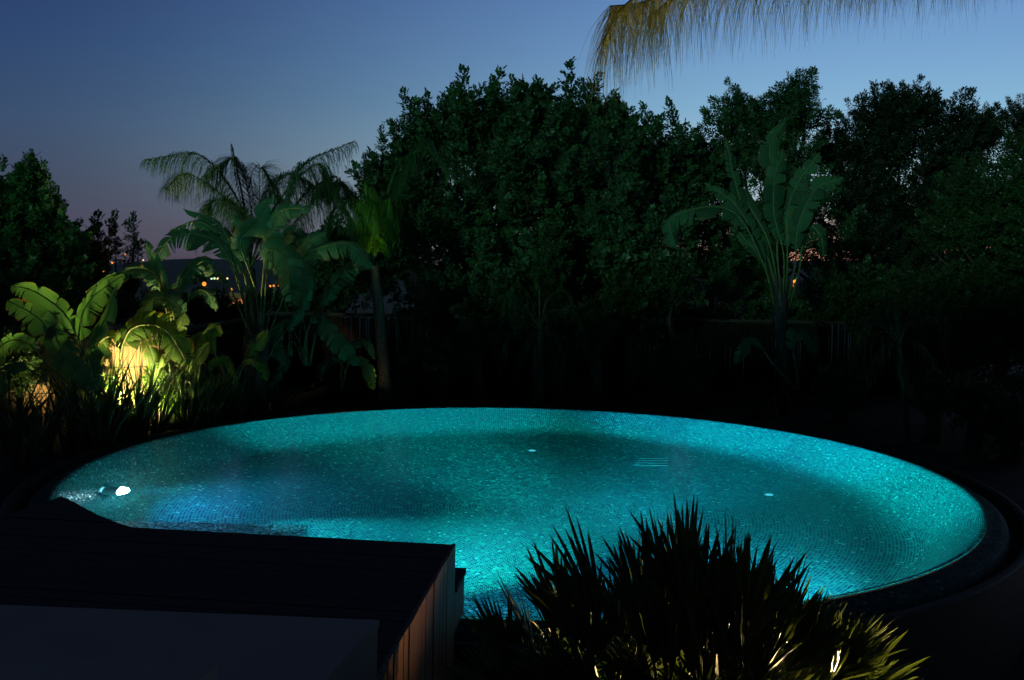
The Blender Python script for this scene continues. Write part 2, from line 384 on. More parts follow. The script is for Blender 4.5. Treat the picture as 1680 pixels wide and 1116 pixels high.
L(t, fr_.outputs[0], mx.inputs[0]); L(t, rf_.outputs[0], mx.inputs[1]); L(t, gs_.outputs[0], mx.inputs[2]); L(t, mx.outputs[0], o.inputs[0])
va_ = N(t, 'ShaderNodeVolumeAbsorption'); va_.inputs[0].default_value = (.05, .93, .83, 1); va_.inputs[1].default_value = .22; vsc = N(t, 'ShaderNodeVolumeScatter'); vsc.inputs['Color'].default_value = (.6, .9, 1, 1); vsc.inputs['Density'].default_value = .003; ad = N(t, 'ShaderNodeAddShader'); L(t, va_.outputs[0], ad.inputs[0]); L(t, vsc.outputs[0], ad.inputs[1]); L(t, ad.outputs[0], o.inputs[1]); M['water'] = m
mb = MB(); n = 192; ring = lambda r, z: [(PC.x + r * math.cos(2 * math.pi * i / n), PC.y + r * math.sin(2 * math.pi * i / n), z) for i in range(n)]
vs = ring(5.53, 0) + ring(5.53, -2.3) + ring(2.7, 0) + ring(2.7, -2.3)
fs = [(i, (i + 1) % n, n + (i + 1) % n, n + i)[::-1] for i in range(n)] + [(2 * n + i, 2 * n + (i + 1) % n, (i + 1) % n, i)[::-1] for i in range(n)]
fs += [tuple(2 * n + i for i in range(n)), tuple(3 * n + i for i in range(n))[::-1]] + [(3 * n + i, 3 * n + (i + 1) % n, n + (i + 1) % n, n + i) for i in range(n)]
mb.add(vs, fs); w = mb.build('water', m, None, False); tag(w, kind='structure')

# ------------------------------------------------------------------ deck structure and grey wall block
zt = .75
c1 = on(743, 893, zt); c0 = on(220, 865, zt); c2 = on(675, 1010, zt)
edge = [on(0, 850, zt), on(100, 815, zt), on(122, 824, zt), on(160, 845, zt), on(190, 857, zt), c0]
deck = empty('wooden_deck', (c1.x, c1.y, -.9), 'dark plank deck with red brown boarded side beside the pool', 'deck')
dirE = (c1 - c0).normalized(); dirS = (c2 - c1).normalized(); near = c1 + dirS * 2.5
lf = edge[0] + Vector((-2.2, -.6, 0)); nl = lf + dirS * 2.6
poly = [near, c1, c0] + edge[::-1][1:] + [lf, nl]
# boards along the far edge, clipped to the outline, with gaps
ang = math.atan2(dirE.y, dirE.x); ca, sa = math.cos(ang), math.sin(ang)
loc = [((p.x - c1.x) * ca + (p.y - c1.y) * sa, -(p.x - c1.x) * sa + (p.y - c1.y) * ca) for p in poly]
def clip(poly, y, keep_above):
    out = []
    for i in range(len(poly)):
        a, b_ = poly[i - 1], poly[i]; ia = (a[1] >= y) == keep_above; ib = (b_[1] >= y) == keep_above
        if ia != ib:
            t_ = (y - a[1]) / (b_[1] - a[1]); out.append((a[0] + (b_[0] - a[0]) * t_, y))
        if ib: out.append(b_)
    return out
top_o = empty('top_boards_tmp', (0, 0, 0), None, None) if False else None
mb = MB(); yy = 1.2; k = 0
while yy > -3.2:
    pl = clip(clip(loc, yy - .132, True), yy, False)
    if len(pl) > 2:
        w_ = [(c1.x + x * ca - y * sa, c1.y + x * sa + y * ca) for x, y in pl]
        dz = random.uniform(-.003, .003); mb.prism(w_, zt - .035 + dz, zt + dz)
    yy -= .14
mb.build('deck_boards', M['deck_top'], deck)
mb = MB(); ins = [(p[0] * .995 - .02, p[1] - .02) for p in loc]
mb.prism([(c1.x + x * ca - y * sa, c1.y + x * sa + y * ca) for x, y in ins], -.95, zt - .04)
mb.build('deck_base', M['dark_metal'], deck)
mb = MB(); nrm = Vector((dirS.y, -dirS.x, 0)) * -1
if nrm.x < 0: nrm = -nrm
d = 0
while d < 2.45:
    a = c1 + dirS * (d + .004); b_ = c1 + dirS * (d + .112); off = nrm * random.uniform(.018, .026)
    mb.prism([(a.x, a.y), (a.x + off.x, a.y + off.y), (b_.x + off.x, b_.y + off.y), (b_.x, b_.y)], -.93, zt + .006); d += .118
m2 = MB()
mb.build('side_cladding', M['deck_side'], deck)
# lower ledge at the far corner
a = on(762, 933, .45); lb = MB()
pts = [a, a + dirS * .42, a + dirS * .42 - dirE * 1.0, a - dirE * 1.0]
led = empty('wooden_ledge', (a.x, a.y, .1), 'small dark wooden ledge jutting out at the deck corner over the pool rim', 'ledge')
lb.prism([(p.x, p.y) for p in pts], .14, .41); lb.build('ledge_box', M['deck_side'], led)
lb = MB(); lb.prism([(p.x, p.y) for p in [a + Vector((.012,.012,0)), a + dirS * .42 + Vector((.012,0,0)), a + dirS * .42 - dirE, a - dirE + Vector((0,.012,0))]], .414, .45)
lb.build('ledge_top', M['deck_top'], led)
# grey plastered block
zg = 1.05; g1 = on(620, 1018, zg); g0 = on(0, 993, zg); gE = (g1 - g0).normalized(); g2 = on(545, 1100, zg); gS = (g2 - g1).normalized()
gb = empty('plastered_wall', (g1.x, g1.y, -.9), 'smooth grey plastered block in front of the dark deck', 'wall')
q0 = g0 - gE * 1.5
lb = MB(); lb.prism([(p.x, p.y) for p in [g1, q0, q0 + gS * 3, g1 + gS * 3]], -.9, zg - .03); lb.build('wall_body', M['render_grey'], gb)
lb = MB(); e = .006; lb.prism([(p.x, p.y) for p in [g1 + Vector((e, e, 0)), q0 + Vector((0, e, 0)), q0 + gS * 3, g1 + gS * 3 + Vector((e, 0, 0))]], zg - .028, zg); lb.build('wall_cap', M['render_grey'], gb)
h1 = on(358, 1090, zg + .12)
hb = MB(); hb.prism([(p.x, p.y) for p in [h1, h1 - gE * 1.6, h1 - gE * 1.6 + gS * 1.2, h1 + gS * 1.2]], zg + .002, zg + .12)
hs_ = hb.build('raised_slab', M['render_grey'], None); tag(hs_, 'low grey slab lying on the plastered block at the bottom edge', 'slab')

# ------------------------------------------------------------------ fence
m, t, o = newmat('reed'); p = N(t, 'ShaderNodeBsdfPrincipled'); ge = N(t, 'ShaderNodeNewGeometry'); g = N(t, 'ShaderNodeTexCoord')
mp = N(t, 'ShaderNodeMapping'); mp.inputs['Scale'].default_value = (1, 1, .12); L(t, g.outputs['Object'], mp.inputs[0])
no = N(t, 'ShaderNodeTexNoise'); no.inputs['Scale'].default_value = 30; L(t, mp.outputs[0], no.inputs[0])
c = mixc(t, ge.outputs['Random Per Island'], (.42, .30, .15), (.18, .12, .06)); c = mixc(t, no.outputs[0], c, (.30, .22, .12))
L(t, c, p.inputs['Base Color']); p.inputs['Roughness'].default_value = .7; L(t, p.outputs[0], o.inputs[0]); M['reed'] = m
M['reed_unlit'] = plain('shade-darkened reed', (.016, .013, .010), .9, .5, 20)  # same reeds, shade painted in as a near-black colour
def reed_fence(a, b_, ztop, label, step=.022, mat='reed'):
    a, b_ = Vector(a), Vector(b_); ln = (b_ - a).length; d = (b_ - a) / ln; nr = Vector((-d.y, d.x, 0))
    if nr.y > 0: nr = -nr
    fo = empty('reed_fence', a, label, 'fence', 'reed screens around the garden')
    n = int(ln / step); Q = []
    for i in range(n):
        c = a + d * (i * step + random.uniform(-.004, .004)); w_ = step * random.uniform(.66, .85); h = ztop + random.uniform(-.03, .03)
        dd = d * w_; f_ = nr * random.uniform(.006, .02); lean = d * random.uniform(-.02, .02); z0 = gz(c.x, c.y) - .05
        A, B, C = c - dd, c + f_, c + dd
        for P_, Q_ in ((A, B), (B, C)):
            Q.append([(P_.x, P_.y, z0), (Q_.x, Q_.y, z0), (Q_.x + lean.x, Q_.y + lean.y, h), (P_.x + lean.x, P_.y + lean.y, h)])
    # weld-less panels: two faces per reed
    quads_obj('reed_panel', np.array(Q, float), M[mat], fo)
    mb = MB()
    zb = gz(a.x, a.y)
    for k in range(4):
        z = zb + .2 + k * (ztop - zb - .25) / 3.2
        mb.tube([a + nr * .025 + Vector((0, 0, z)), b_ + nr * .025 + Vector((0, 0, z))], .005, 4)
    mb.build('binding_wire', M['dark_metal'], fo)
    k = max(2, int(ln / 2.4) + 1)
    for i in range(k):
        c = a + d * (ln * i / (k - 1)) - nr * .05; mb = MB()
        mb.box((c.x - .04, c.y - .04, gz(c.x, c.y) - .1), (c.x + .04, c.y + .04, ztop + .04)); mb.build('post', M['bark'], fo)
    mb = MB(); up = Vector((0, 0, ztop + .06)); mb.tube([a - nr * .03 + up, b_ - nr * .03 + up], .045, 8); mb.build('top_rail', M['palm_bark'], fo)
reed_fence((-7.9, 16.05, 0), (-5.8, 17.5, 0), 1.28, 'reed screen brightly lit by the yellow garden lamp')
reed_fence((-5.8, 17.55, 0), (-5.6, 22.3, 0), 1.35, 'unlit reed screen running back behind the tall banana leaves', mat='reed_unlit')
reed_fence((-5.55, 22.3, 0), (10.5, 22.6, 0), 1.42, 'long dark reed screen under the big round tree', mat='reed_unlit')

M['render_pale'] = plain('pale render', (.35, .33, .30), .9, .1, 1)
blocker = empty('house', (0, -6, -.9), 'added block behind the camera that keeps the fill light off the lower garden', 'house')  # unseen block, added to keep the fill light off the lower garden
mb = MB(); mb.box((-30, -14, -1.1), (12, -6, BLOCKER_TOP)); mb.build('wall', M['render_pale'], blocker)
mb = MB(); mb.box((-30.3, -14.3, BLOCKER_TOP + .003), (12.3, -5.6, BLOCKER_TOP + .25)); mb.build('roof', M['render_grey'], blocker)
# ------------------------------------------------------------------ foliage
def leaflet(base, d, nrm, ln, w):
    """rounded leaflet as one kite quad"""
    s = np.cross(d, nrm); s /= np.linalg.norm(s) + 1e-9
    return [base, base + d * ln * .55 + s * w * .5, base + d * ln, base + d * ln * .5 - s * w * .5]
def unit(v): return v / (np.linalg.norm(v) + 1e-9)
def shoot_template(seed, leaves=15, pairs=4, leafl=.30, lw=.62, lsz=.105):
    r = np.random.default_rng(seed); Q = []
    for i in range(leaves):
        h = (i + .5) / leaves; a = i * 2.4 + r.uniform(-.3, .3); el = R(15 + 50 * h) + r.uniform(-.25, .25)
        ln = leafl * (1.15 - .75 * h) * r.uniform(.75, 1.2)
        d = np.array([math.cos(a) * math.cos(el), math.sin(a) * math.cos(el), math.sin(el)])
        o = np.array([0, 0, h * .95]); up = unit(np.array([0, 0, 1.]) - d * d[2]); sd = np.cross(d, up)
        for k in range(pairs):
            f = (k + .8) / pairs; b = o + d * ln * f - up * .06 * f * f * ln
            for s in (-1, 1):
                dd = unit(sd * s + d * .45 + up * r.uniform(-.2, .35)); nn = unit(up + r.normal(0, .35, 3))
                z = lsz * r.uniform(.8, 1.2); Q.append(leaflet(b, dd, nn, z, z * lw))
        Q.append(leaflet(o + d * ln, d, unit(up + r.normal(0, .3, 3)), lsz, lsz * lw))
    return np.array(Q)
T_PINN = [shoot_template(i) for i in range(5)]
T_FINE = [shoot_template(20 + i, 24, 3, .26, .42, .10) for i in range(5)]
T_BROAD = [shoot_template(40 + i, 16, 1, .20, .42, .24) for i in range(4)]
def rot_to(d, twist):
    d = unit(d); a = np.cross(d, [0.13, .2, .97]); a = unit(a) if np.linalg.norm(a) > .05 else np.array([1., 0, 0]); b = np.cross(d, a)
    c, s = math.cos(twist), math.sin(twist)
    return np.stack([a * c + b * s, -a * s + b * c, d], axis=1)
def foliage(name, mat, parent, inst, temps):
    out = []
    for (p, d, s, tw) in inst:
        T = temps[int(RNG.integers(len(temps)))]; out.append((T.reshape(-1, 3) * s) @ rot_to(d, tw).T + p)
    V = np.concatenate(out).reshape(-1, 4, 3)
    return quads_obj(name, V, mat, parent)
# openings in the foliage where the far lights and the afterglow come through
GAPS = [(1303, 464, 13), (1132, 474, 17), (1101, 435, 13), (1325, 385, 18), (1330, 425, 16), (1360, 370, 12), (1076, 453, 10), (179, 417, 14), (205, 418, 12), (184, 431, 13), (170, 446, 12), (231, 434, 14), (256, 449, 12), (217, 419, 7)]
def tree(name, label, lobes, mat, temps, shoot=1.0, dens=1.0, trunk=None, up=.7, group=None, depth=1.0, fill=.45, cat='tree', tips=()):
    """lobes: (px, py, rx_px, ry_px, Y)"""
    X0, _, Y0 = 0, 0, lobes[0][4]
    base = at(lobes[0][0] if trunk is None else trunk, 600, Y0); base.z = gz(base.x, base.y)
    root = empty(name, base, label, cat, group); inst = []
    mb = MB(); top = Vector((base.x, base.y, base.z + 1.0))
    for (px, py, rx, ry, Y) in lobes:
        c = at(px, py, Y); ax = rx / F * Y; az = ry / F * Y; ay = max(.5, ax * .75) * depth
        ks = min(1, max(.45, ax * 1.9)); shoot_ = shoot * (ks if az > .25 else .5); n = int(dens * 26 * (ax * az + ay * az + ax * ay) / (shoot_ ** 2)) + 6
        ay = min(ay, ax * 1.5) if ax < .6 else ay
        for _ in range(n):
            v = unit(RNG.normal(0, 1, 3)); rr = RNG.uniform(fill, .95)
            if v[2] < -.3 and RNG.random() < .3: v[2] *= -1
            pt = np.array([c.x + v[0] * ax * rr, c.y + v[1] * ay * rr, c.z + v[2] * az * rr])
            d = unit(v * np.array([1, 1, .7]) + np.array([0, 0, up]) + RNG.normal(0, .25, 3))
            s = shoot_ * RNG.uniform(.65, 1.15); pt = pt - d * s * .5
            if pt[2] < base.z + .1: continue
            if ax > 1.2 and math.sin(pt[0] * 2.1 + pt[2] * 1.3 + 2 * math.sin(pt[1] * 1.7)) + math.sin(pt[2] * 2.7 - pt[0] * 1.1 + pt[1]) < -1.0: continue
            qx = 840 + pt[0] / pt[1] * F; qy = 440 + (CZ - pt[2]) / pt[1] * F
            if any((qx - a) ** 2 + (qy - b) ** 2 < r_ * r_ for a, b, r_ in GAPS) and RNG.random() < .93: continue
            inst.append((pt, d, s, RNG.uniform(0, 6.28)))
        j = Vector((RNG.uniform(-.3, .3), RNG.uniform(-.2, .2), 0)); mid = top.lerp(c, .5) + j
        mb.tube([top, mid, c], [.07, .05, .02], 6)
        for _ in range(5):
            v = unit(RNG.normal(0, 1, 3)); v[2] = abs(v[2]); e_ = c + Vector((v[0] * ax * .75, v[1] * ay * .75, v[2] * az * .7))
            mb.tube([mid.lerp(c, .6), mid.lerp(e_, .6) + Vector((0, 0, .1)), e_], [.035, .022, .008], 5)
    for (px, py, hp, Y) in tips:   # single upright shoots standing out of the crown
        pt = at(px, py + hp, Y); h = hp * Y / F; ln_ = h * .82
        for k in range(2):
            inst.append((np.array(pt) + [0, 0, k * h * .2], unit(np.array([RNG.normal(0, .12), RNG.normal(0, .12), 1])), ln_, RNG.uniform(0, 6.28)))
        mb.tube([pt - Vector((0, 0, .3)), pt + Vector((0, 0, h * .8))], [.02, .006], 5)
    foliage('crown', mat, root, inst, temps)
    mb.tube([base + Vector((0, 0, -.1)), base.lerp(top, .5) + Vector((.05, 0, 0)), top], [.17, .13, .11], 9)
    mb.build('trunk', M['bark'], root, True)
    return root
M['leaf_carob'] = leafmat('carob leaves', (.07, .17, .06), (.02, .06, .03), .2)
M['leaf_dark'] = leafmat('dark leaves', (.035, .06, .03), (.02, .035, .02), .2)
M['leaf_left'] = leafmat('left shrub leaves', (.09, .24, .06), (.03, .09, .04), .25)
M['leaf_hedge'] = leafmat('hedge leaves', (.05, .12, .03), (.02, .055, .02), .2)

tree('carob_tree', 'big round dense tree in the middle of the background, tallest crown against the sky', [
    (890, 350, 250, 190, 23), (720, 310, 95, 110, 23), (800, 255, 100, 100, 22.5), (930, 240, 110, 100, 23), (1040, 290, 100, 100, 23.2), (665, 330, 60, 85, 23),
    (760, 430, 140, 110, 22), (1000, 420, 160, 120, 22.5), (1110, 310, 60, 90, 23.5), (880, 500, 260, 90, 22.6), (640, 420, 60, 80, 22.8),
    (612, 310, 38, 50, 23), (950, 330, 150, 120, 24.5), (750, 195, 30, 40, 23), (860, 200, 60, 34, 23), (960, 200, 50, 36, 23), (690, 220, 34, 34, 23)], M['leaf_carob'], T_PINN, .95, .9, 840, tips=[
    (768, 112, 90, 22.5), (812, 112, 95, 22.6), (845, 128, 80, 22.6), (882, 128, 80, 22.6), (932, 104, 95, 23), (972, 124, 80, 23), (1000, 150, 70, 23), (1103, 168, 80, 23.5), (672, 148, 75, 23), (700, 152, 70, 23), (730, 158, 70, 23), (790, 140, 80, 22.7), (905, 140, 80, 22.8), (950, 130, 80, 22.8),
    (650, 190, 70, 23), (1030, 160, 80, 23), (1060, 170, 70, 23.5), (1125, 205, 80, 23.5), (628, 210, 60, 23), (598, 255, 50, 23), (1080, 190, 70, 23.4), (1145, 235, 60, 23.4), (745, 150, 80, 22.8), (825, 150, 80, 22.5)])
tree('slender_tree', 'feathery lighter tree right of the big round tree', [
    (1275, 240, 75, 95, 25), (1215, 210, 45, 60, 25), (1310, 185, 42, 62, 25), (1250, 330, 110, 120, 24.5), (1180, 260, 40, 55, 24.5), (1290, 430, 130, 130, 24.6), (1165, 330, 60, 120, 24.2), (1180, 480, 110, 110, 24)], M['leaf_carob'], T_FINE, .95, .85, 1250, tips=[(1320, 135, 80, 25), (1300, 155, 70, 25), (1275, 165, 70, 25), (1215, 155, 60, 25), (1190, 175, 50, 25), (1240, 160, 60, 25), (1340, 170, 60, 25)])
tree('bushy_tree', 'broad dark tree with ragged top at the upper right', [
    (1480, 300, 120, 150, 26), (1440, 225, 70, 70, 26), (1530, 220, 80, 70, 26), (1480, 180, 40, 38, 26), (1590, 260, 60, 70, 26), (1400, 300, 55, 80, 26), (1550, 400, 150, 130, 25.5), (1420, 430, 110, 140, 25.5), (1615, 215, 28, 34, 26), (1360, 250, 30, 30, 26), (1410, 395, 40, 40, 28), (1480, 395, 60, 45, 28), (1560, 400, 70, 45, 28), (1250, 400, 50, 50, 27)], M['leaf_dark'], T_FINE, .95, .9, 1470, tips=[(1462, 142, 70, 26), (1500, 150, 60, 26), (1540, 158, 60, 26), (1580, 180, 60, 26), (1620, 185, 70, 26), (1440, 170, 60, 26)])
tree('round_tree', 'small round crowned tree cut by the right edge of the picture', [(1695, 195, 50, 36, 30), (1690, 230, 30, 20, 30)], M['leaf_dark'], T_FINE, .6, 1.2, 1700)
tree('tall_hedge', 'dense mass of green leaves filling the right side', [
    (1620, 430, 120, 170, 19.5), (1680, 320, 80, 100, 20), (1560, 520, 110, 110, 19.5), (1660, 560, 110, 120, 18.5), (1730, 430, 100, 200, 18.5)], M['leaf_hedge'], T_FINE, .75, 1.0, 1640, up=.3, cat='hedge')
tree('left_tree', 'green tree with upright shoots at the left edge', [
    (40, 430, 70, 90, 19), (20, 350, 34, 45, 19), (70, 355, 26, 40, 19), (-30, 380, 60, 110, 19), (95, 430, 45, 70, 19), (50, 300, 18, 40, 19), (20, 480, 130, 90, 18.6)], M['leaf_left'], T_PINN, .85, .9, 30, tips=[(34, 252, 90, 19), (66, 268, 80, 19), (10, 285, 70, 19), (88, 310, 60, 19), (50, 290, 60, 19), (0, 300, 70, 19), (24, 275, 70, 19), (78, 290, 70, 19), (60, 300, 70, 19), (96, 345, 60, 19), (40, 300, 80, 19.1), (104, 375, 50, 19)])
tree('left_tree', 'darker small tree beside the green one at the left, tips rising over the town lights', [
    (140, 440, 34, 55, 20), (115, 470, 50, 70, 19.6), (165, 510, 60, 36, 19.5)], M['leaf_dark'], T_PINN, .7, 1.0, 150, tips=[(152, 350, 90, 20), (178, 352, 80, 20), (130, 365, 70, 20), (190, 380, 60, 20)])
tree('sapling', 'thin leafy sapling standing alone against the dusk sky', [(210, 465, 14, 24, 19.8)], M['leaf_dark'], T_PINN, .5, .6, 216, tips=[(219, 352, 62, 19.8), (216, 395, 62, 19.8), (226, 385, 50, 19.8)])
# dim shrubs in front of the fence
SHR = [((275, 512, 55, 30, 23.2), 'dark shrub behind the screen under the town lights', T_BROAD, .4), ((345, 516, 40, 34, 23.4), 'low dark shrub behind the screen left of the lit house', T_BROAD, .4), ((400, 524, 34, 26, 23.2), 'low dark shrub in front of the lit house', T_BROAD, .4),
       ((450, 510, 38, 32, 23.4), 'dark shrub behind the screen right of the lit house', T_BROAD, .4), ((520, 500, 50, 44, 23.4), 'larger dark shrub behind the screen below the feathery palm', T_BROAD, .4), ((1110, 526, 70, 28, 24.5), 'added dark shrub below the orange lights at the centre right', T_BROAD, .45), ((1320, 524, 60, 30, 24.5), 'added dark shrub below the orange lights beside the scaly trunk', T_BROAD, .45),  # shrubs below the orange lights are added to block mirrored sky
       ((900, 1190, 100, 120, 4.4), 'added dark shrub under the large fan palm, shading the grey block from the lamp', T_BROAD, .3), ((566, 622, 44, 28, 20.6), 'low shrub in front of the screen left of the leaning trunk', T_BROAD, .4), ((8, 600, 46, 60, 15.9), 'dark shrub closing the left end of the lit reeds', T_BROAD, .45), ((560, 440, 60, 80, 24), 'dark shrub filling the gap left of the slim leaning palm', T_BROAD, .7),  # shrub under the fan palm is added to shade the grey block
       ((905, 440, 26, 80, 20.5), 'tall narrow shrub rising before the big round tree', T_BROAD, .5),
       ((780, 548, 24, 26, 20.2), 'small yellowish shrub in front of the dark reed screen', T_BROAD, .42),
       ((975, 535, 30, 40, 20), 'leafy shrub just right of the shaggy fan palm', T_BROAD, .5),
       ((1030, 490, 40, 50, 21), 'dim shrub below the right half of the big round tree', T_PINN, .6),
       ((1110, 470, 50, 50, 21), 'dim shrub left of the tall banana plant', T_PINN, .6),
       ((1410, 490, 60, 60, 21), 'grey green shrub right of the tall banana plant', T_PINN, .6),
       ((1600, 660, 40, 40, 15.5), 'leafy shrub near the right rim of the pool', T_BROAD, .5),
       ((1530, 650, 36, 34, 16.2), 'yellowish low shrub beside the thin palm trunk', T_BROAD, .45),
       ((1380, 640, 40, 34, 18), 'low shrub between the banana trunk and the thin right palm', T_BROAD, .45),
       ((1660, 700, 36, 60, 14.8), 'tangled shrub at the right edge above the pool rim', T_FINE, .6),
       ((720, 600, 60, 34, 20), 'low dark shrub right of the leaning palm trunk', T_BROAD, .45),
       ((1100, 610, 70, 34, 19.6), 'low dark shrub behind the middle of the pool rim', T_FINE, .5)]
for lb_, lab, T, sh in SHR: tree('shrub', lab, [lb_], M['leaf_hedge'], T, sh, 1.3, lb_[0], up=.5, group='shrubs behind the pool', cat='shrub', fill=.2)

# ---------------- banana-like leaves (giant bird of paradise)
M['leaf_banana'] = leafmat('banana leaves', (.06, .17, .075), (.02, .075, .035), .35, .5, .15)
M['leaf_lamplit'] = leafmat('lamp-tinted banana leaves', (.12, .24, .05), (.08, .18, .04), .5, .4, .4)
def cat_(P, n):
    P = [np.array(p, float) for p in P]; P = [2 * P[0] - P[1]] + P + [2 * P[-1] - P[-2]]; m = len(P) - 3; out = []
    for i in range(n + 1):
        x = i / n * m; k = min(int(x), m - 1); t = x - k; a, b, c, d = P[k:k + 4]
        out.append(.5 * (2 * b + (c - a) * t + (2 * a - 5 * b + 4 * c - d) * t * t + (3 * b - a - 3 * c + d) * t ** 3))
    D = np.array(out); D[1:-1] = (D[:-2] + D[1:-1] * 2 + D[2:]) / 4
    return list(D)
def bananamat(name, a, b, trans):
    m, t, o = newmat(name); p = N(t, 'ShaderNodeBsdfPrincipled'); g = N(t, 'ShaderNodeNewGeometry'); c = mixc(t, g.outputs['Random Per Island'], a, b)
    u = N(t, 'ShaderNodeUVMap'); u.uv_map = 'UVMap'; q = N(t, 'ShaderNodeSeparateXYZ'); L(t, u.outputs[0], q.inputs[0])
    v = math_n(t, 'ADD', math_n(t, 'MULTIPLY', math_n(t, 'SINE', math_n(t, 'MULTIPLY', q.outputs[0], 420)), .5), .5)
    c = mixc(t, math_n(t, 'MULTIPLY', v, .45), c, tuple(x * .45 for x in a))
    tcn = N(t, 'ShaderNodeTexCoord'); no = N(t, 'ShaderNodeTexNoise'); no.inputs['Scale'].default_value = 5; no.inputs['Detail'].default_value = 4; L(t, tcn.outputs['Object'], no.inputs[0])
    e = math_n(t, 'GREATER_THAN', math_n(t, 'ADD', q.outputs[1], math_n(t, 'MULTIPLY', no.outputs[0], .5)), 1.19)
    c = mixc(t, e, c, (.16, .11, .04)); L(t, c, p.inputs['Base Color']); p.inputs['Roughness'].default_value = .5; p.inputs['Specular IOR Level'].default_value = .2
    bm = N(t, 'ShaderNodeBump'); bm.inputs['Strength'].default_value = .6; bm.inputs['Distance'].default_value = .01; L(t, v, bm.inputs['Height']); L(t, bm.outputs[0], p.inputs['Normal'])
    tr = N(t, 'ShaderNodeBsdfTranslucent'); L(t, mixc(t, 1.0, c, (1.6, 1.5, .5), 'MULTIPLY'), tr.inputs[0]); mx = N(t, 'ShaderNodeMixShader'); mx.inputs[0].default_value = trans
    L(t, p.outputs[0], mx.inputs[1]); L(t, tr.outputs[0], mx.inputs[2]); L(t, mx.outputs[0], o.inputs[0]); return m
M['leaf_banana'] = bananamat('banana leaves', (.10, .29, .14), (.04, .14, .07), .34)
M['leaf_lamplit'] = bananamat('lamp-tinted banana leaves', (.13, .26, .05), (.07, .17, .035), .5)  # yellower copy, the garden lamp's glow is painted into the leaf colour
def bez(P, n):
    P = [np.array(p, float) for p in P]; out = []
    for i in range(n + 1):
        t = i / n; Q = P[:]
        while len(Q) > 1: Q = [Q[k] * (1 - t) + Q[k + 1] * t for k in range(len(Q) - 1)]
        out.append(Q[0])
    return out
def big_leaf(parent, pts, w, facing, splits=9, i0f=.42, droop=.35, mat=None, seed=0, fold=.25, pr=.018):
    """pts: 4+ control points of petiole base .. blade tip (world); the blade takes the last 'bl' of it"""
    r = np.random.default_rng(seed); n = 40; C = np.array(cat_(pts, n))
    i0 = int(n * i0f); B = C[i0:]; m = len(B) - 1
    mb = MB(); mb.tube([Vector(c) for c in C], [pr * (1 - .75 * i / n) + .002 for i in range(n + 1)], 6); pet = mb.build('petiole', M['petiole'], parent, True)
    fc = unit(np.array(facing, float)); mb = MB()
    T = np.gradient(B, axis=0); T /= np.linalg.norm(T, axis=1)[:, None]
    def mid(s):
        x = s * m; i = min(int(x), m - 1); f = x - i
        return B[i] * (1 - f) + B[i + 1] * f, unit(T[i] * (1 - f) + T[i + 1] * f)
    def prof(s): return w * 1.55 * (s + .03) ** .5 * max(0, 1 - s) ** .62
    for side in (-1, 1):
        cuts = [0] + sorted(r.uniform(.03, .97, int(splits * 1.6) + 1).tolist()) + [1.0]
        for a, b in zip(cuts[:-1], cuts[1:]):
            if b - a < .012: continue
            k = max(2, int((b - a) * 18)); rows = []; uvs = []
            sh = r.uniform(-.14, .14); tilt = r.uniform(-.5, .6); lenf = r.uniform(.82, 1.04); gapf = r.uniform(.12, .34)
            for i in range(k + 1):
                f = i / k; s = a + (b - a) * f; p, tg = mid(s); nn = unit(fc - tg * fc.dot(tg)); sd = unit(np.cross(tg, nn)) * side
                edge_t = 1 - .10 * (abs(2 * f - 1) ** 6) * r.uniform(.4, 1)
                row = []; uvr = []
                for j in range(5):
                    q = j / 4; ww = prof(s) * q * lenf * edge_t
                    pos = p + sd * ww * math.cos(fold) + tg * ww * (.38 + sh * q) - nn * (ww * q * droop + abs(tilt) * ww * q * .4) + nn * ww * math.sin(fold) * .6
                    pos[2] -= ww * q * droop * .5
                    # splits open a little: strip narrows outward
                    cp, ctg = mid((a + b) / 2); shift = (cp - p) * (q ** 1.5 * gapf)
                    row.append(pos + shift); uvs.append((s, q))
                rows.append(row)
            vs = [tuple(v) for row in rows for v in row]
            fs = [(i * 5 + j, i * 5 + j + 1, (i + 1) * 5 + j + 1, (i + 1) * 5 + j) for i in range(k) for j in range(4)]
            mb.add(vs, fs, uvs)
    mb.build('blade', mat or M['leaf_banana'], pet, True)
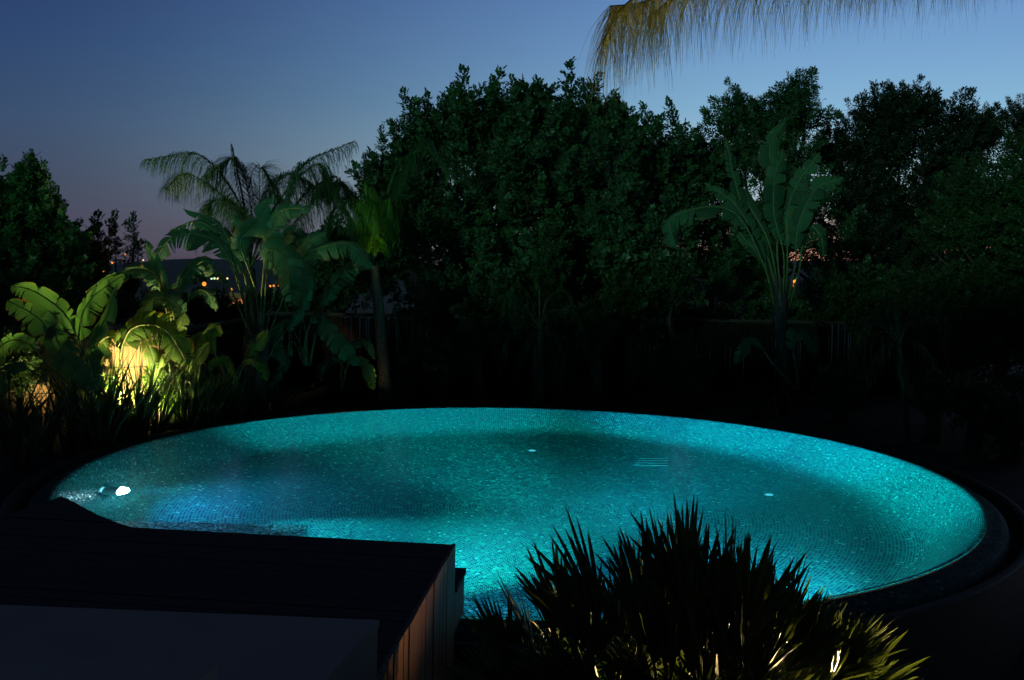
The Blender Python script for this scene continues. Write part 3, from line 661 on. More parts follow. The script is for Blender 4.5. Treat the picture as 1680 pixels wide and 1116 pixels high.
def banana(label, basepx, basepy, Y, leaves, mat=None, trunk=None, seed=0, group='banana like plants around the pool'):
    b = at(basepx, basepy, Y); g_ = gz(b.x, b.y); root = empty('banana_plant', (b.x, b.y, g_), label, 'plant', group)
    if trunk:
        mb = MB(); pts = [at(x, y, Y) for x, y, _ in trunk]; pts = [Vector((pts[0].x, pts[0].y, g_ - .1))] + pts
        mb.tube(pts, [trunk[0][2] * Y / F] + [t_[2] * Y / F for t_ in trunk], 10); mb.build('trunk', M['palm_bark'], root, True)
        mb = MB(); rr = random.Random(seed)
        for i in range(34):   # old leaf bases peeling from the trunk
            f = i / 33; k = f * (len(pts) - 1.001); q = pts[int(k)].lerp(pts[int(k) + 1], k - int(k)); a = i * 2.4; rd_ = trunk[-1][2] * Y / F
            o_ = Vector((math.cos(a), math.sin(a), 0)); h = rr.uniform(.2, .4)
            sd_ = Vector((-o_.y, o_.x, 0)) * .05
            mb.add([tuple(q + o_ * rd_ * .9 - sd_), tuple(q + o_ * rd_ * .9 + sd_), tuple(q + o_ * (rd_ + .05) + sd_ * .4 + Vector((0, 0, h))), tuple(q + o_ * (rd_ + .05) - sd_ * .4 + Vector((0, 0, h)))], [(0, 1, 2, 3)])
        mb.build('leaf_bases', M['palm_bark'], root)
    for i, lf_ in enumerate(leaves):
        pts2, w, dy, face = lf_[:4]; kw = lf_[4] if len(lf_) > 4 else {}
        n = len(pts2); P3 = [at(x, y, Y + dy * (k / (n - 1)) ** 1.3) for k, (x, y) in enumerate(pts2)]
        big_leaf(root, P3, w * Y / F, face, mat=kw.pop('mat', mat), seed=seed * 50 + i, pr=.9 * .02 * Y / 16, **kw)
    return root
CAMF = (0, -1, .35)
# right plant with trunk
M['leaf_shade'] = bananamat('shade-darkened banana leaves', (.065, .19, .095), (.03, .095, .05), .34)  # same leaves, colour darkened to paint in the dimmer light here
banana('tall banana like plant on a bare scaly trunk right of the big round tree', 1285, 640, 19, [
    ([(1280, 520), (1262, 430), (1215, 330), (1190, 225)], 20, .8, (.3, -1, .1), dict(splits=5, droop=.12, i0f=.34)),
    ([(1283, 500), (1275, 400), (1290, 330), (1262, 250), (1290, 195)], 27, .3, (-.1, -1, .0), dict(splits=3, droop=.12, i0f=.34)),
    ([(1288, 500), (1292, 430), (1292, 350), (1310, 300), (1345, 250)], 30, -.4, (-.5, -1, .3), dict(splits=6, droop=.12, i0f=.34)),
    ([(1290, 510), (1305, 430), (1310, 370), (1340, 310), (1385, 292)], 27, -.8, (-.2, -1, .5), dict(splits=7, droop=.12, i0f=.34)),
    ([(1276, 530), (1255, 440), (1200, 345), (1105, 355), (1108, 408)], 27, -.3, (-.2, -.8, .9), dict(splits=9, droop=.5)),
    ([(1276, 510), (1255, 430), (1210, 340), (1155, 300)], 20, .5, (-.3, -1, .4), dict(splits=7, droop=.12, i0f=.34)),
    ([(1280, 500), (1262, 400), (1225, 330), (1205, 280)], 20, .9, (.2, -1, .4), dict(splits=6, droop=.12, i0f=.34)),
    ([(1290, 520), (1312, 440), (1320, 370), (1345, 385), (1352, 420)], 20, -.5, (.3, -1, .2), dict(splits=8, droop=.12, i0f=.34)),
    ([(1284, 500), (1286, 420), (1270, 350), (1272, 290), (1285, 245)], 27, -.6, (0, -1, .3), dict(splits=8, droop=.12, i0f=.34)),
    ([(1278, 520), (1262, 440), (1220, 390), (1180, 330)], 16, 1.0, (0, -1, .4), dict(splits=7, droop=.12, i0f=.34)),
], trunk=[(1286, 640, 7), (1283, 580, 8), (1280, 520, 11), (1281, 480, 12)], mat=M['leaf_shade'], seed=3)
# tall clump left of centre
banana('tallest clump of banana like leaves at the left of the pool, over the town lights', 420, 620, 17.6, [
    ([(425, 560), (420, 480), (395, 400), (420, 370), (450, 322)], 30, -.5, (.6, -1, .1), dict(splits=2)),
    ([(430, 560), (435, 480), (440, 420), (455, 350), (512, 342)], 28, -.6, (-.1, -1, .6), dict(splits=8)),
    ([(420, 560), (405, 470), (390, 420), (355, 365), (300, 343)], 16, -.2, (0, -.7, 1), dict(splits=3)),
    ([(415, 560), (395, 470), (370, 400), (330, 365), (278, 378)], 24, .2, (0, -.8, .8), dict(splits=12)),
    ([(412, 560), (395, 480), (360, 400), (290, 385), (252, 430)], 34, -.5, (-.1, -1, .8), dict(splits=10)),
    ([(432, 560), (450, 480), (460, 440), (500, 400), (535, 380)], 34, .2, (0, -1, .5), dict(splits=9)),
    ([(436, 570), (460, 500), (500, 420), (570, 400), (612, 440)], 30, -.2, (0, -.9, .8), dict(splits=11, droop=.5)),
    ([(425, 560), (430, 470), (440, 410), (470, 430), (478, 495)], 40, -1.0, (0, -1, .1), dict(splits=10)),
    ([(418, 575), (390, 500), (360, 450), (320, 455), (255, 478)], 18, -.5, (0, -.6, 1), dict(splits=8)),
    ([(428, 560), (430, 480), (455, 430), (480, 380), (500, 420)], 30, .8, (0, -1, .3), dict(splits=7)),
    ([(422, 560), (410, 480), (390, 430), (400, 390), (380, 350)], 26, .9, (0, -1, .3), dict(splits=7)),
    ([(440, 590), (455, 560), (480, 530), (500, 500), (515, 450)], 16, .3, (.3, -1, .3), dict(splits=4)),
], trunk=[(418, 640, 16), (420, 570, 22), (424, 540, 20)], seed=5)
banana('second clump of banana like leaves, half hidden left of the tallest one', 290, 640, 16.8, [
    ([(290, 600), (285, 520), (270, 470), (250, 420), (238, 392)], 14, -.2, (0, -1, .2), dict(splits=0)),
    ([(288, 600), (280, 520), (250, 450), (190, 450), (140, 480)], 22, -.4, (0, -.7, 1), dict(splits=8)),
    ([(292, 600), (296, 520), (300, 460), (330, 430), (350, 450)], 26, .2, (0, -1, .5), dict(splits=8)),
    ([(288, 600), (275, 520), (260, 470), (240, 440), (205, 440)], 26, .4, (0, -1, .5), dict(splits=7)),
    ([(290, 610), (300, 560), (290, 500), (250, 490), (225, 540)], 30, -.6, (0, -1, .4), dict(splits=5)),
    ([(296, 600), (300, 520), (318, 480), (340, 480), (355, 510)], 18, .2, (0, -1, .5), dict(splits=8)),
], seed=8)
banana('low clump of banana like leaves right of the tallest one', 505, 640, 18, [
    ([(505, 600), (500, 540), (490, 480), (500, 430), (530, 395)], 28, 0, (0, -1, .4), dict(splits=9)),
    ([(508, 600), (520, 540), (540, 480), (570, 440), (605, 425)], 26, .1, (0, -1, .6), dict(splits=10)),
    ([(500, 600), (480, 560), (465, 600), (440, 640)][::1], 14, -.2, (0, -1, .6), dict(splits=4)),
    ([(503, 600), (500, 560), (520, 520), (555, 560), (590, 600)], 26, -.4, (0, -1, .4), dict(splits=8)),
    ([(503, 600), (490, 560), (470, 530), (450, 560), (470, 600)], 22, -.4, (0, -1, .4), dict(splits=8)),
], seed=9)
# near left plant with very large leaves
banana('large leaved plant at the far left in front of the lit reed screen', 130, 690, 14.6, [
    ([(135, 640), (140, 590), (110, 520), (60, 480), (15, 468)], 30, -.2, (.2, -1, .5), dict(splits=3)),
    ([(135, 640), (120, 600), (95, 560), (60, 520), (10, 492)], 34, -.5, (.3, -1, .3), dict(splits=5)),
    ([(138, 640), (135, 590), (130, 540), (150, 490), (205, 450)], 34, -.3, (-.3, -1, .3), dict(splits=8)),
    ([(140, 640), (150, 590), (150, 560), (175, 520), (190, 470)], 22, -.8, (-.5, -1, .1), dict(splits=2)),
    ([(128, 640), (130, 570), (90, 540), (110, 590), (160, 640)], 34, -.7, (0, -1, .4), dict(splits=6)),
    ([(138, 640), (160, 600), (170, 580), (150, 590), (165, 640)], 26, -.3, (0, -1, .1), dict(splits=3)),
    ([(125, 640), (80, 600), (40, 560), (0, 570), (-40, 640)], 34, .1, (0, -1, .6), dict(splits=9)),
    ([(120, 650), (70, 620), (30, 600), (0, 620), (-20, 680)], 26, -.4, (0, -1, .6), dict(splits=7)),
], seed=12)
banana('arching yellow green leaves glowing above the garden lamp', 215, 690, 16.15, [
    ([(200, 660), (195, 600), (215, 540), (270, 540), (310, 600)], 44, -.3, (0, -1, .3), dict(splits=12, droop=.25)),
    ([(205, 660), (190, 600), (200, 560), (240, 565), (262, 640)], 22, -.1, (0, -1, .4), dict(splits=9)),
    ([(215, 660), (240, 640), (275, 580), (295, 540), (305, 512)], 16, -.3, (.2, -1, .2), dict(splits=3)),
    ([(198, 660), (180, 620), (160, 590), (165, 560), (200, 545)], 30, .3, (0, -1, .4), dict(splits=7)),
    ([(210, 680), (180, 650), (160, 610), (150, 600), (190, 650)], 16, -.2, (0, -1, .5), dict(splits=3)),
    ([(225, 690), (260, 650), (300, 620), (330, 580), (345, 560)], 14, .2, (.2, -1, .3), dict(splits=3)),
], mat=M['leaf_lamplit'], seed=14)
banana('small dim plant with drooping leaves at the right of the lit reeds', 375, 680, 17.0, [
    ([(375, 660), (370, 620), (345, 560), (352, 540), (335, 545)], 22, -.2, (0, -1, .4), dict(splits=3)),
    ([(378, 660), (395, 610), (410, 580), (425, 560), (440, 540)], 16, -.2, (0, -1, .3), dict(splits=2)),
    ([(372, 665), (350, 630), (345, 600), (370, 590), (385, 620)], 14, -.4, (0, -1, .4), dict(splits=8)),
    ([(376, 665), (385, 620), (405, 590), (430, 600), (440, 625)], 14, -.4, (0, -1, .4), dict(splits=8)),
    ([(372, 665), (360, 630), (330, 610), (320, 560), (350, 540)], 20, .3, (0, -1, .4), dict(splits=4)),
], mat=M['leaf_lamplit'], seed=16)
banana('low drooping leaves behind the rim below the low clump', 560, 655, 19, [
    ([(560, 640), (565, 610), (550, 590), (530, 600), (520, 620)], 16, -.2, (0, -1, .6), dict(splits=6)),
    ([(560, 640), (570, 600), (590, 590), (605, 610), (612, 640)], 16, -.2, (0, -1, .6), dict(splits=6)),
    ([(560, 640), (560, 600), (570, 570), (600, 560), (615, 590)], 14, .3, (0, -1, .6), dict(splits=6))], seed=18)
banana('round dim leaves right of the scaly trunk', 1310, 640, 18.6, [
    ([(1310, 640), (1305, 600), (1300, 560), (1320, 545), (1345, 580)], 26, -.2, (0, -1, .4), dict(splits=2)),
    ([(1305, 640), (1270, 600), (1240, 560), (1220, 570), (1205, 600)], 16, -.2, (0, -1, .5), dict(splits=2))], seed=19)

# ---------------- feather palms
M['leaf_palm'] = leafmat('palm leaflets', (.06, .17, .05), (.04, .10, .035), .3, .5)
M['leaf_palm_lit'] = leafmat('lamp-lit palm leaflets', (.16, .34, .04), (.09, .22, .03), .45, .5)  # brighter copy, the uplight's glow on the tuft is painted in
M['leaf_straw'] = leafmat('straw coloured leaflets', (.36, .37, .20), (.22, .23, .13), .6, .7)
def frond(parent, pts, n, ln, droop, mat, seed, wd=.0075, spread=.8, rach=.012, start=.12, seg=4, tip_up=0):
    r = np.random.default_rng(seed); C = np.array(cat_([tuple(p) for p in pts], 36)); T = np.gradient(C, axis=0); T /= np.linalg.norm(T, axis=1)[:, None]
    mb = MB(); mb.tube([Vector(c) for c in C], [rach * (1 - .8 * i / 36) + .001 for i in range(37)], 5); ra = mb.build('frond', M['petiole'], parent, True)
    Q = []
    for i in range(n):
        f = start + (1 - start) * (i + r.uniform(-.3, .3)) / n; x = min(max(f, 0), .999) * 36; k = int(x); p = C[k] + (C[min(k + 1, 36)] - C[k]) * (x - k); tg = T[min(k, 36)]
        for s in (-1, 1):
            sd = np.cross(tg, [0, 0, 1.]); sd = unit(sd) if np.linalg.norm(sd) > .1 else np.array([1., 0, 0])
            L_ = ln * math.sin(math.pi * (.15 + .8 * f)) ** .7 * r.uniform(.75, 1.15)
            d = unit(sd * s * spread + tg * r.uniform(.5, .9) + np.array([0, 0, r.uniform(-.1, .5)])); q = p.copy(); w = wd * r.uniform(.7, 1.2)
            wv = unit(np.cross(d, [r.uniform(-.4, .4), r.uniform(-.4, .4), 1])) * w
            for j in range(seg):
                d2 = unit(d + np.array([0, 0, -droop * (j + .6) / seg * 1.6]) + r.normal(0, .05, 3)); q2 = q + d2 * L_ / seg
                w0 = wv * (1 - .8 * (j / seg)); w1 = wv * (1 - .8 * ((j + 1) / seg))
                Q.append([q - w0, q + w0, q2 + w1, q2 - w1]); q = q2; d = d2
    quads_obj('leaflets', np.array(Q), mat, ra); return ra
def palm(label, basepx, basepy, Y, crown, fronds, trunk_r, ln, mat, seed, n=60, droop=1.0, group='feather palms behind the pool', mids=()):
    b = at(basepx, basepy, Y); b.z = gz(b.x, b.y); root = empty('palm_tree', b, label, 'palm', group)
    c = at(*crown, Y); mb = MB(); pts = [b - Vector((0, 0, .1))] + [at(x, y, Y) for x, y in mids] + [c]
    m_ = len(pts); dense = [Vector(p) for p in bez([tuple(p) for p in pts], 22)]
    mb.tube(dense, [trunk_r * (1.15 - .45 * i / 22) * (1 + .06 * (i % 2)) for i in range(23)], 10); mb.build('trunk', M['palm_bark'], root, True)
    for i, fr in enumerate(fronds):
        pts2, dy = fr[0], fr[1]; kk = len(pts2); P3 = [c] + [at(x, y, Y + dy * (j + 1) / kk) for j, (x, y) in enumerate(pts2)]
        mt = fr[2] if len(fr) > 2 else mat; l2 = fr[3] if len(fr) > 3 else ln
        frond(root, P3, n, l2, droop, mt, seed * 40 + i, rach=.014)
    return root
palm('feathery palm with drooping fronds against the sky at the left', 420, 640, 19.6, (410, 440), [
    ([(395, 340), (330, 256), (238, 262)], -.5), ([(385, 345), (310, 285), (270, 310)], .8), ([(412, 340), (385, 262), (335, 290)], .3),
    ([(400, 340), (388, 275), (380, 236)], 0, M['leaf_palm'], .22), ([(425, 330), (430, 275), (475, 350)], .6),
    ([(470, 330), (500, 270), (580, 232)], -.3), ([(450, 340), (520, 270), (545, 330)], .6), ([(460, 370), (530, 300), (590, 380)], .2),
    ([(400, 350), (350, 330), (330, 400)], -.8), ([(440, 340), (470, 285), (540, 320)], 1.0), ([(470, 380), (550, 300), (600, 350)], .9)], .14, .95, M['leaf_palm'], 2, 210, 1.15)
palm('slim leaning palm with a tuft lit bright green left of the big round tree', 634, 655, 19.4, (614, 430), [
    ([(618, 380), (612, 320), (600, 300)], -.2, M['leaf_palm_lit'], .6), ([(612, 390), (590, 330), (598, 400)], -.5, M['leaf_palm_lit'], .55), ([(622, 390), (640, 330), (650, 400)], -.4, M['leaf_palm_lit'], .55),
    ([(615, 380), (612, 330), (625, 380)], -.8, M['leaf_palm_lit'], .55),
    ([(640, 330), (690, 230), (745, 290)], .2), ([(630, 340), (660, 260), (700, 270)], .5), ([(590, 350), (550, 290), (510, 330)], .3), ([(590, 380), (550, 340), (530, 420)], .2), ([(600, 360), (570, 310), (540, 300)], .8)],
    .115, .6, M['leaf_palm'], 4, 170, 1.2, mids=[(628, 560), (618, 480)])
# shaggy palms, dim
palm('shaggy low palm in the dark behind the middle of the pool', 880, 650, 20, (885, 540), [
    ([(860, 500), (830, 490), (815, 560)], -.3), ([(870, 490), (850, 470), (835, 510)], .2), ([(885, 490), (885, 470), (880, 455)], 0), ([(900, 490), (930, 480), (955, 540)], .1),
    ([(905, 510), (950, 520), (965, 590)], -.3), ([(860, 530), (830, 560), (820, 620)], -.3), ([(885, 560), (890, 590), (895, 640)], -.4), ([(905, 540), (925, 580), (930, 620)], -.3), ([(870, 550), (850, 590), (845, 630)], -.3)], .14, .42, M['leaf_palm'], 6, 40, .9)
palm('thin trunked palm in the dark at the right above the pool rim', 1490, 745, 16.3, (1475, 565), [
    ([(1440, 530), (1410, 550), (1395, 600)], -.2), ([(1450, 510), (1430, 520), (1400, 560)], .3), ([(1470, 520), (1465, 500), (1450, 515)], 0), ([(1500, 520), (1540, 530), (1550, 590)], .1),
    ([(1495, 510), (1530, 500), (1560, 540)], .4), ([(1450, 570), (1430, 600), (1420, 640)], -.3), ([(1480, 590), (1490, 620), (1500, 660)], -.3), ([(1500, 560), (1530, 590), (1530, 640)], -.2)], .05, .38, M['leaf_palm'], 7, 36, .9)

# ---------------- strap-leaved clumps
M['strap'] = leafmat('strap leaves', (.05, .10, .03), (.025, .06, .02), .3)
M['strap_grey'] = leafmat('grey strap leaves', (.14, .17, .12), (.09, .12, .08), .2)
def straps(name, label, px, Y, hpx, n, mat, wpx=3.5, spread=.6, seed=0, group='strap leaved clumps by the pool', cat='plant', dz=0):
    r = np.random.default_rng(seed); b = at(px, 700, Y); b.z = gz(b.x, b.y) + dz; root = empty(name, b, label, cat, group); Q = []
    for i in range(n):
        a = r.uniform(0, 6.28); h = hpx * Y / F * r.uniform(.55, 1.1); w = wpx * Y / F * r.uniform(.6, 1.1) * .5; o_ = np.array([math.cos(a), math.sin(a), 0]); sp_ = spread * r.uniform(.1, 1)
        p = np.array(b) + o_ * r.uniform(0, .12); d = unit(o_ * sp_ * .5 + [0, 0, 1]); wd_ = unit(np.cross(d, [r.normal(), r.normal(), .1])) * w
        for j in range(7):
            p2 = p + d * h / 7; f0, f1 = 1 - (j / 7) ** 3, 1 - ((j + 1) / 7) ** 3
            Q.append([p - wd_ * f0, p + wd_ * f0, p2 + wd_ * f1, p2 - wd_ * f1]); p = p2; d = unit(d + o_ * sp_ * .16 + np.array([0, 0, -.10 * sp_]))
    quads_obj('leaves', np.array(Q), mat, root); return root
def outside(px, gap):
    Y = 12.0
    while True:
        x = (px - 840) / F * Y
        if math.hypot(x - PC.x, Y - PC.y) > 6.0 + gap and Y > 12.5: return Y
        Y += .05
SL = [(20, 1.4, 150, 'at the far left edge of the garden'), (70, .9, 140, 'below the largest leaves at the left'), (115, .4, 150, 'at the left rim under the large leaves'), (150, .6, 165, 'left of the garden lamp'),
      (180, .25, 140, 'dark against the lit reeds just left of the lamp'), (232, .3, 150, 'dark against the lit reeds just right of the lamp'), (262, .25, 130, 'second right of the garden lamp'), (290, .5, 120, 'third right of the garden lamp'),
      (320, .3, 115, 'fourth right of the garden lamp'), (352, .4, 100, 'left below the small dim plant'), (385, .35, 90, 'right below the small dim plant'), (425, .5, 75, 'below the tallest clump of leaves'), (455, .4, 70, 'right below the tallest clump of leaves'), (40, .5, 130, 'low at the left rim of the pool'), (135, .9, 170, 'behind the one left of the garden lamp'), (206, .2, 120, 'right in front of the garden lamp'), (170, .1, 175, 'tallest, crossing the left part of the lit reeds'), (222, .12, 165, 'tall, crossing the middle of the lit reeds'), (305, .15, 120, 'at the rim where the yellow light fades'), (338, .1, 105, 'at the rim below the small dim plant')]
for i, (px, gap, h, lab) in enumerate(SL):
    straps('strap_plant', 'clump of long narrow leaves ' + lab, px, outside(px, gap), h, 40, M['strap'], 4.6, .7, 30 + i)
for i, (px, Y, h, lab) in enumerate([(655, 20.3, 165, 'pale upright clump beside the leaning palm trunk'), (672, 20.8, 175, 'sparse tall clump right of the pale upright one'), (930, 19.8, 90, 'dim clump at the foot of the shaggy palm'), (1150, 19.8, 75, 'dim clump behind the rim left of the scaly trunk'), (1240, 18.6, 80, 'dim clump just left of the scaly trunk'), (1600, 14.3, 60, 'dim clump behind the right rim')]):
    straps('strap_plant', lab + ', narrow leaves', px, Y, h, 9 if i < 2 else 26, M['strap_grey'] if i < 2 else M['strap'], 6 if i < 2 else 4, .25 if i < 2 else .9, 70 + i)
# broad low leaves round the lamp
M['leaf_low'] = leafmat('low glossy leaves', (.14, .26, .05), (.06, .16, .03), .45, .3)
for i, (px, py, Y, rx, lab) in enumerate([(285, 655, 16.3, 22, 'bright leafy plant lit yellow right of the garden lamp'), (262, 620, 16.6, 20, 'leafy plant against the right end of the lit reeds'), (330, 640, 16.8, 22, 'leafy plant half lit at the right of the bright one'), (165, 640, 16.0, 20, 'leafy plant at the foot of the lit reeds, left of the lamp'), (370, 640, 17.2, 22, 'leafy plant in the shade below the tallest clump')]):
    tree('low_plant', lab, [(px, py, rx, 22, Y)], M['leaf_low'], T_BROAD, .42, 1.3, px, up=.6, group='low leafy plants near the garden lamp', cat='plant', fill=.1)

# ---------------- garden lamps
M['bulb'] = emis('warm bulb', (1.0, .80, .42), 60)
def spot_fixture(label, p, aim, energy, angle, col=(1.0, .74, .32), soft=.04):
    root = empty('garden_lamp', (p.x, p.y, gz(p.x, p.y)), label, 'garden lamp', 'garden spotlights')
    d = (aim - p).normalized(); mb = MB(); mb.tube([Vector((p.x, p.y, gz(p.x, p.y) - .05)), p - d * .05], .012, 6); mb.build('stake', M['dark_metal'], root)
    mb = MB(); q = d.to_track_quat('Z', 'Y'); k = 16; vs = []
    for rr, off in ((.02, -.10), (.045, -.08), (.05, .05), (.044, .05), (.04, .0)):
        vs += [tuple(p + d * off + q @ Vector((rr * math.cos(2 * math.pi * i / k), rr * math.sin(2 * math.pi * i / k), 0))) for i in range(k)]
    mb.add(vs, [(a * k + i, a * k + (i + 1) % k, (a + 1) * k + (i + 1) % k, (a + 1) * k + i) for a in range(4) for i in range(k)] + [tuple(range(k))]); hd = mb.build('lamp_head', M['dark_metal'], root, True)
    mb = MB(); mb.add([tuple(p + d * .012 + q @ Vector((.041 * math.cos(2 * math.pi * i / k), .041 * math.sin(2 * math.pi * i / k), 0))) for i in range(k)], [tuple(range(k))]); mb.build('bulb', M['bulb'], hd)
    ld = bpy.data.lights.new('garden_light', 'SPOT'); ld.energy = energy; ld.color = col; ld.spot_size = R(angle); ld.spot_blend = .6; ld.shadow_soft_size = soft
    lo = bpy.data.objects.new('garden_light', ld); COL.objects.link(lo); lo.location = p + d * .07; lo.rotation_euler = d.to_track_quat('-Z', 'Y').to_euler()
GL = at(211, 684, 15.55)
spot_fixture('small yellow garden lamp shining at the reed screen', GL, GL + Vector((-.04, .6, 1.0)), 900, 174)
GR = Vector((2.45, 4.75, -.55))
spot_fixture('garden lamp low at the right of the spiky palm', GR, Vector((1.1, 4.85, 1.75)), 1050, 88, (1.0, .70, .30))

G3 = Vector((at(622, 640, 18.9).x, 18.9, .02))
spot_fixture('garden lamp hidden behind the pool rim at the foot of the slim leaning palm', G3, at(608, 350, 19.2), 260, 13, (.75, 1.0, .25))

# ---------------- foreground fan palm
M['leaf_fan'] = leafmat('fan leaflets', (.10, .13, .045), (.05, .08, .03), .18, .42, .5)
def fan(parent, hub, d, r, ln, n, spread, mat, pet_from):
    d = unit(d); ref = unit(r.normal(0, 1, 3)); a = unit(np.cross(d, ref)); b = unit(np.cross(d, a))
    mb = MB(); mb.tube([Vector(pet_from), Vector((np.array(pet_from) + hub) / 2 + np.array([0, 0, .03])), Vector(hub)], [.009, .007, .006], 5); pt = mb.build('frond', M['petiole'], parent)
    Q = []
    for i in range(n):
        f = (i + .5) / n * 2 - 1; an = f * spread; dd = unit(d * math.cos(an) + a * math.sin(an) + b * (.25 * abs(f) - .05) + r.normal(0, .045, 3)); nn = unit(np.cross(dd, unit(np.cross(dd, b))))
        L_ = ln * (1 - .22 * abs(f)) * r.uniform(.72, 1.1); w = ln * .025 * r.uniform(.8, 1.2); sd = unit(np.cross(dd, nn)); ft = .55
        for s in (-1, 1):
            prev = None
            for t_, wf in ((0, .35), (.35, 1), (.7, .8), (.9, .4), (1, .04)):
                c = hub + dd * L_ * t_ - np.array([0, 0, .03]) * t_ * t_; e = c + sd * s * w * wf + nn * w * wf * ft
                if prev: Q.append([prev[0], prev[1], e, c])
                prev = (c, e)
    quads_obj('leaflets', np.array(Q), mat, pt)
def fan_palm(label, trunks, group, seed, ln=.42):
    r = np.random.default_rng(seed); c0_ = at(trunks[0][0], trunks[0][1], trunks[0][2]); g_ = gz(c0_.x, c0_.y)
    root = empty('fan_palm', (c0_.x, c0_.y, g_), label, 'palm', group)
    for (px, py, Y, n, up_, sc) in trunks:
        c = at(px, py, Y); mb = MB(); mb.tube([(c.x + r.uniform(-.1, .1), c.y, g_ - .05), (c.x + .03, c.y, (g_ + c.z) / 2), tuple(c)], [.09, .08, .06], 9); mb.build('trunk', M['bark'], root, True)
        for i in range(n):
            z = r.uniform(-.1, 1) ** 1.0; a = i * 2.4 + r.uniform(-.3, .3); h = math.sqrt(max(0, 1 - z * z)); d = unit(np.array([math.cos(a) * h, math.sin(a) * h * .8, z * up_]))
            hub = np.array(c) + d * sc * r.uniform(.32, .5) + np.array([0, 0, .04])
            d2 = unit(d * np.array([.9, .9, 1]) + np.array([0, 0, .6])); fan(root, hub, d2, r, ln * sc * r.uniform(.95, 1.32), 22, .60, M['leaf_fan'], tuple(c))
    return root
fan_palm('large spiky fan palm in front of the pool', [(1000, 1212, 4.35, 18, 1.4, .95), (1085, 1206, 4.2, 19, 1.5, 1.0), (1165, 1196, 4.15, 19, 1.5, 1.0), (930, 1225, 4.5, 13, 1.2, .85), (1245, 1215, 4.2, 20, 1.3, .9), (1180, 1150, 4.1, 3, 3.0, .9)], 'fan palms in the foreground', 5)
fan_palm('small yellow lit fan palm at the bottom edge right of the large one', [(1350, 1220, 4.25, 12, 1.0, .58)], 'fan palms in the foreground', 6)

# ---------------- palm overhead: crown outside the picture, fronds hanging into it
pb = Vector((4.4, 5.6, gz(4.4, 5.6))); ov = empty('overhead_palm', pb, 'tall palm outside the frame whose straw coloured fronds hang in at the top right', 'palm')
ctop = Vector((4.3, 5.6, 5.0)); mb = MB(); mb.tube([pb, pb.lerp(ctop, .5) + Vector((.08, 0, 0)), ctop], [.2, .17, .15], 12); mb.build('trunk', M['palm_bark'], ov, True)
def hang_frond(pts, Ys, n, ln, seed, f0=.1):
    r = np.random.default_rng(seed); P3 = [ctop] + [at(x, y, Y_) for (x, y), Y_ in zip(pts, Ys)]; C = np.array(cat_([tuple(p) for p in P3], 40)); T = np.gradient(C, axis=0)
    mb = MB(); mb.tube([Vector(c) for c in C], [.016 * (1 - .85 * i / 40) + .001 for i in range(41)], 5); ra = mb.build('frond', M['petiole'], ov, True); Q = []
    for i in range(n):
        x = (f0 + (1 - f0) * r.random()) * 39.99; k = int(x); p = C[k] + (C[k + 1] - C[k]) * (x - k); tg = unit(T[k]); L_ = ln * r.uniform(.5, 1.1); seg = 6
        d = unit(np.array([r.normal(0, .6), r.normal(0, .7), -.3]) + tg * .5); w = .0013 * r.uniform(.6, 1.3); wv = unit(np.cross(d, [r.normal() * .3, 1, .3])) * w; q = p.copy()
        for j in range(seg):
            d = unit(d + np.array([r.normal(0, .03), r.normal(0, .03), -.45])); q2 = q + d * L_ / seg; Q.append([q - wv * (1 - j / seg * .8), q + wv * (1 - j / seg * .8), q2 + wv * (1 - (j + 1) / seg * .8), q2 - wv * (1 - (j + 1) / seg * .8)]); q = q2
    quads_obj('leaflets', np.array(Q), M['leaf_straw'], ra)
hang_frond([(1720, -230), (1500, -130), (1300, -50), (1120, -20), (1050, 5), (1000, 10)], [5.5, 5.3, 5.1, 4.9, 4.85, 4.8], 1100, .42, 1)
hang_frond([(1800, -200), (1600, -70), (1420, -50), (1260, -30), (1130, -15), (1060, 30)], [5.7, 5.5, 5.4, 5.3, 5.2, 5.1], 1000, .40, 2)
hang_frond([(1650, -330), (1350, -230), (1150, -110), (1060, -20), (1015, 20), (990, 70)], [5.3, 4.8, 4.6, 4.6, 4.6, 4.6], 460, .40, 3)
hang_frond([(1900, -200), (1760, -90), (1640, -50), (1500, -40), (1380, -20)], [5.7, 5.6, 5.5, 5.4, 5.3], 700, .24, 4)
# ---------------- town lights far off
M['em_o'] = emis('sodium lamp glass', (1.0, .27, .03), 1.7); M['em_w'] = emis('white lamp glass', (1.0, .72, .35), 1.6); M['em_g'] = emis('greenish lamp glass', (.75, 1.0, .55), 1.2)
def town_lamp(px, py, Y, rpx, mat, label):
    c = at(px, py, Y); r_ = rpx * Y / F; gzv = min(c.z - 2.5, gz(c.x, c.y) if Y < 400 else c.z - 5)
    root = empty('street_lamp', (c.x, c.y, gzv), label, 'street lamp', 'far town lights'); mb = MB(); mb.tube([(c.x, c.y, gzv), (c.x, c.y, c.z - r_)], .12, 5); mb.build('pole', M['dark_metal'], root)
    mb = MB(); k = 8; vs = [(c.x, c.y, c.z - r_)]
    for a in (-.5, 0, .5):
        vs += [(c.x + r_ * math.cos(a * 1.6) * math.cos(2 * math.pi * i / k), c.y + r_ * math.cos(a * 1.6) * math.sin(2 * math.pi * i / k), c.z + r_ * math.sin(a * 1.6)) for i in range(k)]
    vs.append((c.x, c.y, c.z + r_)); fs = [(0, 1 + (i + 1) % k, 1 + i) for i in range(k)] + [(1 + a * k + i, 1 + a * k + (i + 1) % k, 1 + (a + 1) * k + (i + 1) % k, 1 + (a + 1) * k + i) for a in range(2) for i in range(k)] + [(25, 17 + i, 17 + (i + 1) % k) for i in range(k)]
    mb.add(vs, fs); mb.build('lamp_globe', mat, root)
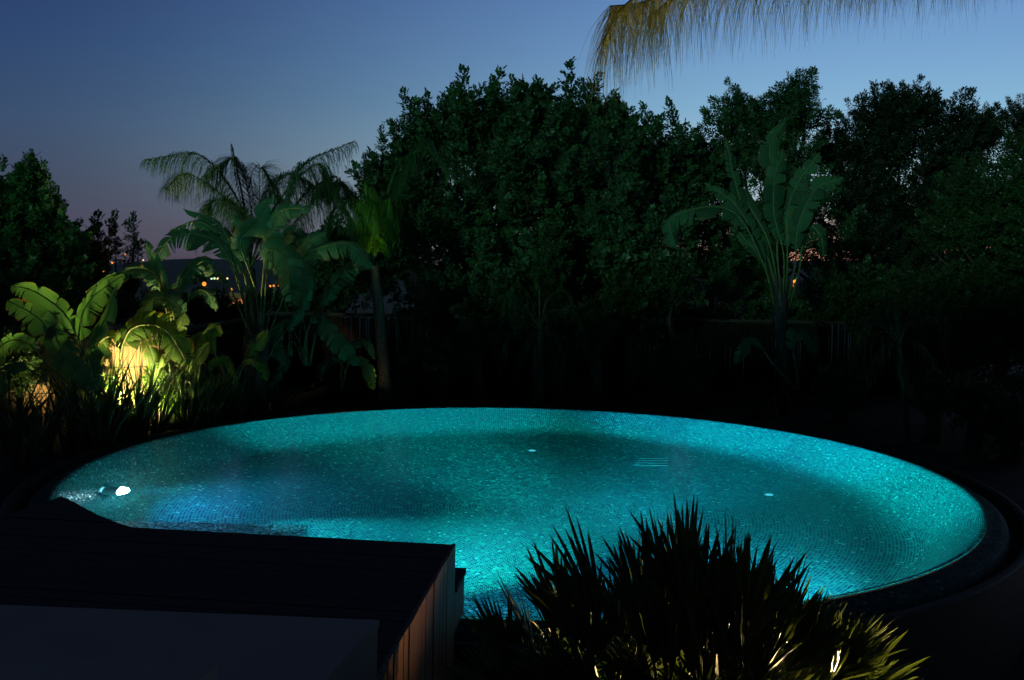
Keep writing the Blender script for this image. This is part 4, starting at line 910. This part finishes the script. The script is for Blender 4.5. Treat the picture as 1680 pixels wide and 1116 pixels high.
TL = [(179, 417, 2.0, 'em_o', 'highest orange light behind the small left tree'), (205, 418, 1.6, 'em_o', 'orange light left of the thin sapling'), (217, 419, 1.6, 'em_o', 'orange light just right of the sapling top'),
      (184, 431, 2.0, 'em_o', 'lower orange light behind the small left tree'), (170, 446, 1.8, 'em_o', 'lowest orange light at the left'), (229, 436, 2.0, 'em_o', 'left one of the paired orange lights on the hill'), (233, 436, 1.8, 'em_w', 'pale right one of the paired lights on the hill'),
      (235, 427, 1.3, 'em_w', 'small pale light above the paired lights'), (248, 439, 1.5, 'em_o', 'faint orange light right of the paired lights'), (256, 449, 2.8, 'em_w', 'bright white light left of the tallest clump'), (335, 466, 3.6, 'em_o', 'brightest orange light in the gap of the banana leaves'),
      (336, 450, 1.2, 'em_w', 'tiny white light above the brightest orange one'), (347, 457, 2.0, 'em_g', 'first greenish light of the row'), (352, 457, 2.0, 'em_g', 'second greenish light of the row'), (357, 457, 2.0, 'em_w', 'yellow end light of the greenish row'),
      (367, 457, 1.6, 'em_w', 'pale light after the greenish row'), (373, 457, 1.6, 'em_w', 'last pale light after the greenish row'), (379, 475, 2.4, 'em_o', 'orange light below the greenish row'), (433, 470, 2.4, 'em_o', 'first orange light between the tall stems'), (443, 470, 2.2, 'em_o', 'second orange light between the tall stems'),
      (449, 469, 1.6, 'em_o', 'third small orange light between the tall stems'), (457, 469, 1.1, 'em_o', 'faintest orange light between the tall stems'), (335, 474, 1.2, 'em_o', 'small orange light under the brightest one'),
      (1303, 461, 3.2, 'em_o', 'upper orange light beside the scaly banana trunk'), (1303, 468, 2.8, 'em_o', 'lower orange light beside the scaly banana trunk'), (1101, 435, 3.0, 'em_o', 'orange light seen through leaves above the right cluster'), (1132, 474, 3.0, 'em_o', 'top light of the orange cluster seen through leaves'),
      (1128, 479, 3.0, 'em_o', 'left light of the orange cluster seen through leaves'), (1145, 473, 2.4, 'em_o', 'right light of the orange cluster seen through leaves'), (1076, 453, 2.0, 'em_o', 'small orange light left of the right cluster')]
for i, (px, py, r_, mt, lab) in enumerate(TL): town_lamp(px, py, 230 + (i * 37) % 90, r_ * 1.0, M[mt], lab)
# lit house front glowing orange
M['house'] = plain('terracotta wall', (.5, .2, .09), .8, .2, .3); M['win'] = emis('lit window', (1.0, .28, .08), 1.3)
c = at(398, 492, 210); hb_ = empty('distant_house', (c.x, c.y, c.z - 2), 'far small house with orange lit front behind the tall stems', 'house')
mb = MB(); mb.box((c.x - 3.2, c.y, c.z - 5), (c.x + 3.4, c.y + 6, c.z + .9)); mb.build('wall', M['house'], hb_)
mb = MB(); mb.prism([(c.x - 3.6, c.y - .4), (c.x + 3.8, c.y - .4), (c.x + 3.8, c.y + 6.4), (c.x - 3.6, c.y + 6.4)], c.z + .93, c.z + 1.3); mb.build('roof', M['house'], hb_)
for dx, w_, h_ in ((-2.2, 1.2, .6), (-.3, 1.6, .9), (1.9, .9, .5)):
    mb = MB(); mb.box((c.x + dx - w_ / 2, c.y - .08, c.z - .9), (c.x + dx + w_ / 2, c.y - .02, c.z - .9 + h_)); mb.build('window', M['win'], hb_)
